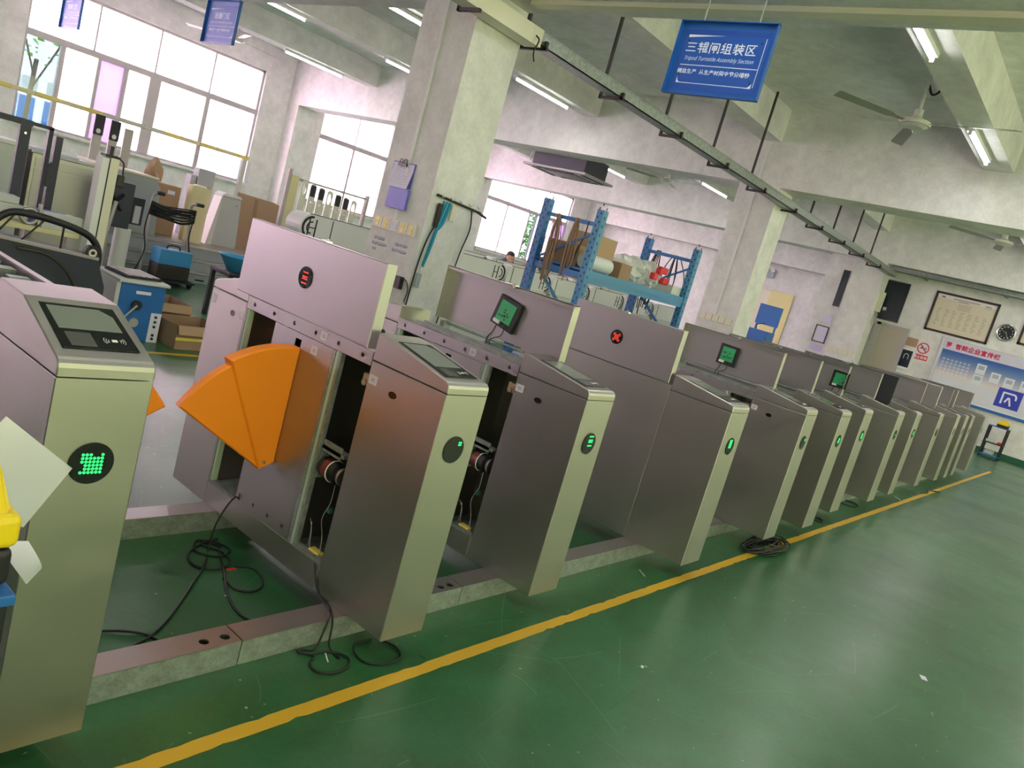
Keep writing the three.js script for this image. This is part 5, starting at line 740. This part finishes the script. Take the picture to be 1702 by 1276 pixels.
{ // plastic folder and curled paper on the near trolley
  const quad = (pts, n, bend) => { const g = new THREE.PlaneGeometry(1, 1, n, n), p = g.attributes.position; for (let i = 0; i < p.count; i++) { const u = p.getX(i) + 0.5, v = 0.5 - p.getY(i), q = [0, 1, 2].map((k) => (pts[0][k] * (1 - u) + pts[1][k] * u) * (1 - v) + (pts[3][k] * (1 - u) + pts[2][k] * u) * v), b = bend(u, v); p.setXYZ(i, q[0] + b[0], q[1] + b[1], q[2] + b[2]); } g.computeVertexNormals(); return g; };
  const A = [0.51, 1.005, -1.39], B = [0.625, 0.908, -1.40], D = [0.563, 0.81, -1.39], E2 = [0.42, 0.90, -1.37];
  const f = thing('plastic_folder', 'clear plastic folder with a white sheet leaning on the yellow tool box', 'folder', [0, 0, 0]);
  const solid = (g, t) => { const h = g.clone(); h.translate(0, 0, -t); return [g, h]; };
  obj('sheet', solid(quad([A, B, D, E2], 6, (u, v) => [0, 0, 0.006 * Math.sin(u * 3)]), 0.003), M.paper, f); obj('sleeve', quad([[A[0] - 0.004, A[1] + 0.006, A[2] + 0.008], [B[0] + 0.006, B[1], B[2] + 0.008], [D[0], D[1] - 0.007, D[2] + 0.008], [E2[0], E2[1], E2[2] + 0.008]], 6, (u, v) => [0, 0, 0.006 * Math.sin(u * 3)]), M.clearSheet, f, 'clear sleeve');
  tag(obj('curled_paper', solid(quad([[0.472, 0.85, -1.25], [0.518, 0.848, -1.25], [0.545, 0.795, -1.25], [0.53, 0.765, -1.25]], 8, (u, v) => [0, 0, 0.022 * Math.sin(Math.PI * v) + 0.008 * u]), 0.001), M.paper), 'curled white paper hanging off the near trolley', 'paper');
}
// ------------------------------------------------------------------ end wall
{
  const wx = XE;
  function framed(name, z0, z1, y0, y1, print, label, fw = 0.05) { const t = thing(name, label, 'frame', [wx, y0, (z0 + z1) / 2]); const w = (z1 - z0) / 2, h = y1 - y0; obj('frame', [bx(-0.03, -0.002, 0, fw, -w, w), bx(-0.03, -0.002, h - fw, h, -w, w), bx(-0.03, -0.002, 0, h, -w, -w + fw), bx(-0.03, -0.002, 0, h, w - fw, w)], std(C(0.035, 0.022, 0.018), 0.35), t); sheet('print', '-x', -0.008, h / 2, 0, 2 * w - fw, h - fw, print, t); }
  const chart = (s) => printed(700, 500, (g, w, h) => { g.fillStyle = '#d6cdb6'; g.fillRect(0, 0, w, h); g.fillStyle = '#e4dedd'; g.fillRect(0, 0, w, 60); g.fillStyle = '#555'; for (let i = 0; i < 16; i++) g.fillRect(200 + i * 19, 40, 12, 13); for (let i = 0; i < 8; i++) g.fillRect(260 + i * 15, 64, 10, 9); g.fillRect(560, 48, 70, 9); g.fillStyle = '#7db0a8'; g.fillRect(556, 74, 84, 6); g.fillStyle = '#565'; g.beginPath(); g.ellipse(80, 46, 26, 9, 0.1, 0, 7); g.fill(); g.fillStyle = 'rgba(120,110,95,.55)'; for (let i = 0; i < 7; i++) for (let j = 0; j < 9 + s; j++) g.fillRect(60 + i * 86 + rr(0, 8), 200 + j * 26, rr(20, 52), 8); for (let j = 0; j < 4; j++) g.fillRect(270, 105 + j * 20, 150, 6); });
  framed('framed_chart', -4.35, -2.96, 2.44, 3.41, chart(0), 'large dark framed chart on the end wall left of the clock'); framed('framed_chart', -2.39, -1.0, 2.63, 3.54, chart(1), 'second dark framed chart right of the clock');
  const c = thing('wall_clock', 'round black faced wall clock with a chrome rim', 'clock', [wx, 2.82, -2.66]);
  obj('rim', [tor('x', 0.185, 0.022, -0.025, 0, 0, 6.2832, 0, 40)], M.chrome, c); obj('dial', cyl('x', 0.18, 0.03, -0.017, 0, 0, 40), M.black, c);
  sheet('numerals', '-x', -0.0335, 0, 0, 0.34, 0.34, std(C(1, 1, 1), 0.5, 0, { transparent: true, map: canvasTex(256, 256, (g, w) => { g.clearRect(0, 0, w, w); g.fillStyle = '#e8e8e8'; g.font = 'bold 34px sans-serif'; g.textAlign = 'center'; g.textBaseline = 'middle'; for (let k = 1; k < 13; k++) g.fillText(String(k), 128 + 100 * Math.sin(k / 6 * Math.PI), 128 - 100 * Math.cos(k / 6 * Math.PI)); }) }), c);
  obj('hand', bar([-0.037, -0.02, 0.01], [-0.037, 0.03, -0.09], 0.01, 0.004), M.white, c); obj('hand', bar([-0.04, 0.02, -0.01], [-0.04, -0.13, 0.06], 0.007, 0.004), M.white, c);
  const b = thing('notice_board', 'long notice board with red heading and a blue printed field', 'notice board', [wx, 1.0, -3.85]);
  obj('board_body', rbx(-0.05, -0.002, 0, 1.36, 0, 2.9, 0.006), M.white, b); obj('bottom_rail', rbx(-0.07, -0.002, -0.04, 0.02, -0.02, 2.92, 0.006), M.blue, b); obj('top_rail', rbx(-0.065, -0.002, 1.34, 1.38, -0.02, 2.92, 0.006), M.paleGrey, b);
  sheet('board_print', '-x', -0.052, 0.69, 1.45, 2.84, 1.28, printed(1536, 692, (g, w, h) => {
    g.fillStyle = '#d5cfe2'; g.fillRect(0, 0, w, h); g.strokeStyle = '#b3123c'; han(g, '罗 智能企业宣传栏', 40, 22, 66, 74, 11);
    for (let y = 120; y < h; y += 2) { const k = (y - 120) / (h - 120); g.fillStyle = `rgb(${30 + 190 * Math.min(1, k * 2)},${80 + 140 * Math.min(1, k * 1.8)},${150 + 80 * Math.min(1, k * 1.5)})`; g.fillRect(20, y, w - 40, 2); }
    g.fillStyle = 'rgba(235,240,250,.55)'; for (let i = 0; i < 7; i++) for (let j = 0; j < 5; j++) g.fillRect(60 + i * 50, 230 + j * 42, 26, 22);
    for (const [x, y] of [[460, 190], [640, 250], [800, 270], [460, 330], [980, 260], [1150, 300]]) { g.fillStyle = '#dfe4ea'; g.fillRect(x, y, 110, 130); g.fillStyle = '#a9b0b8'; g.fillRect(x + 20, y + 20, 70, 50); }
    g.fillStyle = '#c9b9c4'; g.fillRect(1250, 240, 170, 120);
  }), b);
  sheet('logo_plate', '-x', -0.056, 0.37, 1.72, 0.5, 0.44, printed(256, 226, (g, w, h) => { g.fillStyle = '#2b3aa6'; g.fillRect(0, 0, w, h); g.strokeStyle = '#eef'; g.lineWidth = 20; g.lineJoin = 'round'; g.beginPath(); g.moveTo(62, 185); g.lineTo(62, 48); g.lineTo(170, 48); g.quadraticCurveTo(205, 52, 200, 110); g.stroke(); g.beginPath(); g.moveTo(128, 95); g.lineTo(98, 160); g.moveTo(132, 95); g.lineTo(165, 190); g.stroke(); }), b, 'square blue logo plate');
  const ns = thing('no_smoking_sign', 'white no smoking sign with a red crossed circle', 'sign', [wx, 1.66, -4.2]); sheet('sign_print', '-x', -0.006, 0.25, 0, 0.36, 0.48, printed(240, 320, (g, w, h) => { g.fillStyle = '#e6e2e6'; g.fillRect(0, 0, w, h); g.fillStyle = '#2a2a2a'; g.fillRect(70, 108, 100, 14); g.fillRect(150, 84, 10, 20); g.beginPath(); g.arc(100, 92, 16, 0, 7); g.fill(); g.strokeStyle = '#c32836'; g.lineWidth = 18; g.beginPath(); g.arc(120, 112, 82, 0, 7); g.moveTo(62, 54); g.lineTo(178, 170); g.stroke(); g.fillStyle = '#c9253c'; g.fillRect(10, 222, 220, 82); g.strokeStyle = '#f4e8ea'; han(g, '禁止吸烟', 22, 240, 44, 50, 6); }), ns); obj('sign_plate', bx(-0.005, -0.001, 0, 0.5, -0.19, 0.19), M.white, ns);
  const rd = thing('face_reader', 'dark card reader panel on the wall by the grey door', 'reader', [wx, 1.42, -4.52]); obj('reader_frame', rbx(-0.03, -0.002, -0.06, 0.46, -0.16, 0.2, 0.006), M.white, rd); obj('reader_face', bx(-0.034, -0.03, 0, 0.42, -0.1, 0.14), M.navyGlass, rd); obj('reader_icon', [tor('x', 0.05, 0.008, -0.036, 0.28, 0.02, Math.PI, 0, 12), bx(-0.038, -0.033, 0.2, 0.28, -0.035, -0.022), bx(-0.038, -0.033, 0.2, 0.28, 0.062, 0.076)], M.paleGrey, rd);
  tag(obj('plywood_patch', bx(wx - 0.012, wx - 0.002, 1.95, 2.16, -4.62, -4.36), M.cardboardB), 'tan panel fixed above the card reader', 'panel');
  const dw = thing('dark_hatch', 'black glass hatch high above the grey door', 'hatch', [wx, 2.44, -5.24]); obj('hatch_glass', bx(-0.02, -0.004, 0, 0.94, -0.25, 0.25), M.navyGlass, dw); obj('hatch_frame', [bx(-0.03, -0.002, -0.03, 0, -0.28, 0.28), bx(-0.03, -0.002, 0.94, 0.97, -0.28, 0.28), bx(-0.03, -0.002, 0, 0.94, 0.25, 0.28), bx(-0.03, -0.002, 0, 0.94, -0.26, -0.25)], M.dark, dw); obj('hatch_tag', bx(-0.026, -0.02, 0.2, 0.28, -0.16, -0.08), M.paper, dw);
  const eb = thing('junction_box', 'cream junction box with cables on the far column', 'junction box', [20.94, 2.55, -5.5]); obj('box_shell', rbx(-0.1, 0.1, 0, 0.5, 0, 0.1, 0.008), M.cream, eb); obj('box_cables', [tube([[0, 0, 0.05], [-0.05, -0.2, 0.06], [0.05, -0.28, 0.06], [0.02, -0.05, 0.08]], 0.012), tube([[0.04, 0, 0.05], [0.06, -0.22, 0.06], [-0.02, -0.26, 0.07]], 0.01)], M.frameGrey, eb);
  const nb = thing('narrow_window', 'narrow black window strip on the short wall beside the far column', 'hatch', [20.85, 2.42, -6.43]); obj('strip_glass', bx(-0.012, -0.002, 0, 0.95, -0.085, 0.085), M.navyGlass, nb);
  const fr = thing('framed_notice', 'small black framed notice on the short wall', 'frame', [20.85, 1.42, -6.56]); obj('frame', [bx(-0.02, -0.002, 0, 0.025, -0.17, 0.17), bx(-0.02, -0.002, 0.42, 0.445, -0.17, 0.17), bx(-0.02, -0.002, 0, 0.445, -0.17, -0.145), bx(-0.02, -0.002, 0, 0.445, 0.145, 0.17)], M.black, fr); obj('notice_sheet', bx(-0.01, -0.003, 0.02, 0.43, -0.15, 0.15), M.paper, fr);
  tag(obj('small_poster', bx(20.842, 20.848, 1.97, 2.12, -6.66, -6.4), M.paper), 'small pale poster above the framed notice', 'poster'); tag(obj('small_poster', bx(20.842, 20.848, 1.2, 1.36, -6.74, -6.4), printed(64, 32, (g, w, h) => { g.fillStyle = '#cfc4e6'; g.fillRect(0, 0, w, h); g.fillStyle = '#665'; for (let y = 6; y < h; y += 7) g.fillRect(8, y, 46, 3); })), 'lilac paper strip below the framed notice', 'poster');
  const s3 = thing('switch_row', 'row of cream switches low on the far column', 'switch', [20.62, 1.3, -6.2]); for (let k = 0; k < 5; k++) obj('switch_plate', rbx(-0.018, -0.001, 0, 0.115, 0.01 + k * 0.125, 0.13 + k * 0.125, 0.004), M.cream, s3);
  const el = thing('emergency_lamp', 'twin headed emergency lamp on the far wall above the yellow door', 'lamp', [XR, 3.2, -11.6]); obj('lamp_case', rbx(-0.1, -0.002, 0, 0.2, -0.2, 0.2, 0.01), M.greyPaint, el); obj('lamp_head', [cyl('x', 0.07, 0.08, -0.08, 0.27, -0.12), cyl('x', 0.07, 0.08, -0.08, 0.27, 0.12)], M.white, el);
  const bm = thing('blue_machine', 'blue cabinet stand with an upper panel beside the second column', 'machine', [15.1, 0, -6.15]); obj('lower_cabinet', rbx(0, 0.4, 0, 1.36, 0, 0.42, 0.008), M.blue, bm); obj('upper_panel', rbx(0.3, 0.38, 1.48, 1.88, -0.02, 0.44, 0.006), M.blue, bm); obj('panel_posts', [bx(0.33, 0.37, 1.36, 1.5, 0.0, 0.03), bx(0.33, 0.37, 1.36, 1.5, 0.39, 0.42)], M.blue, bm); obj('cable_arc', tube([[0.2, 1.36, 0.1], [0.2, 1.44, 0.08], [0.25, 1.49, 0.16], [0.32, 1.5, 0.2]], 0.01), M.cable, bm);
}
renderer.render(scene, camera);
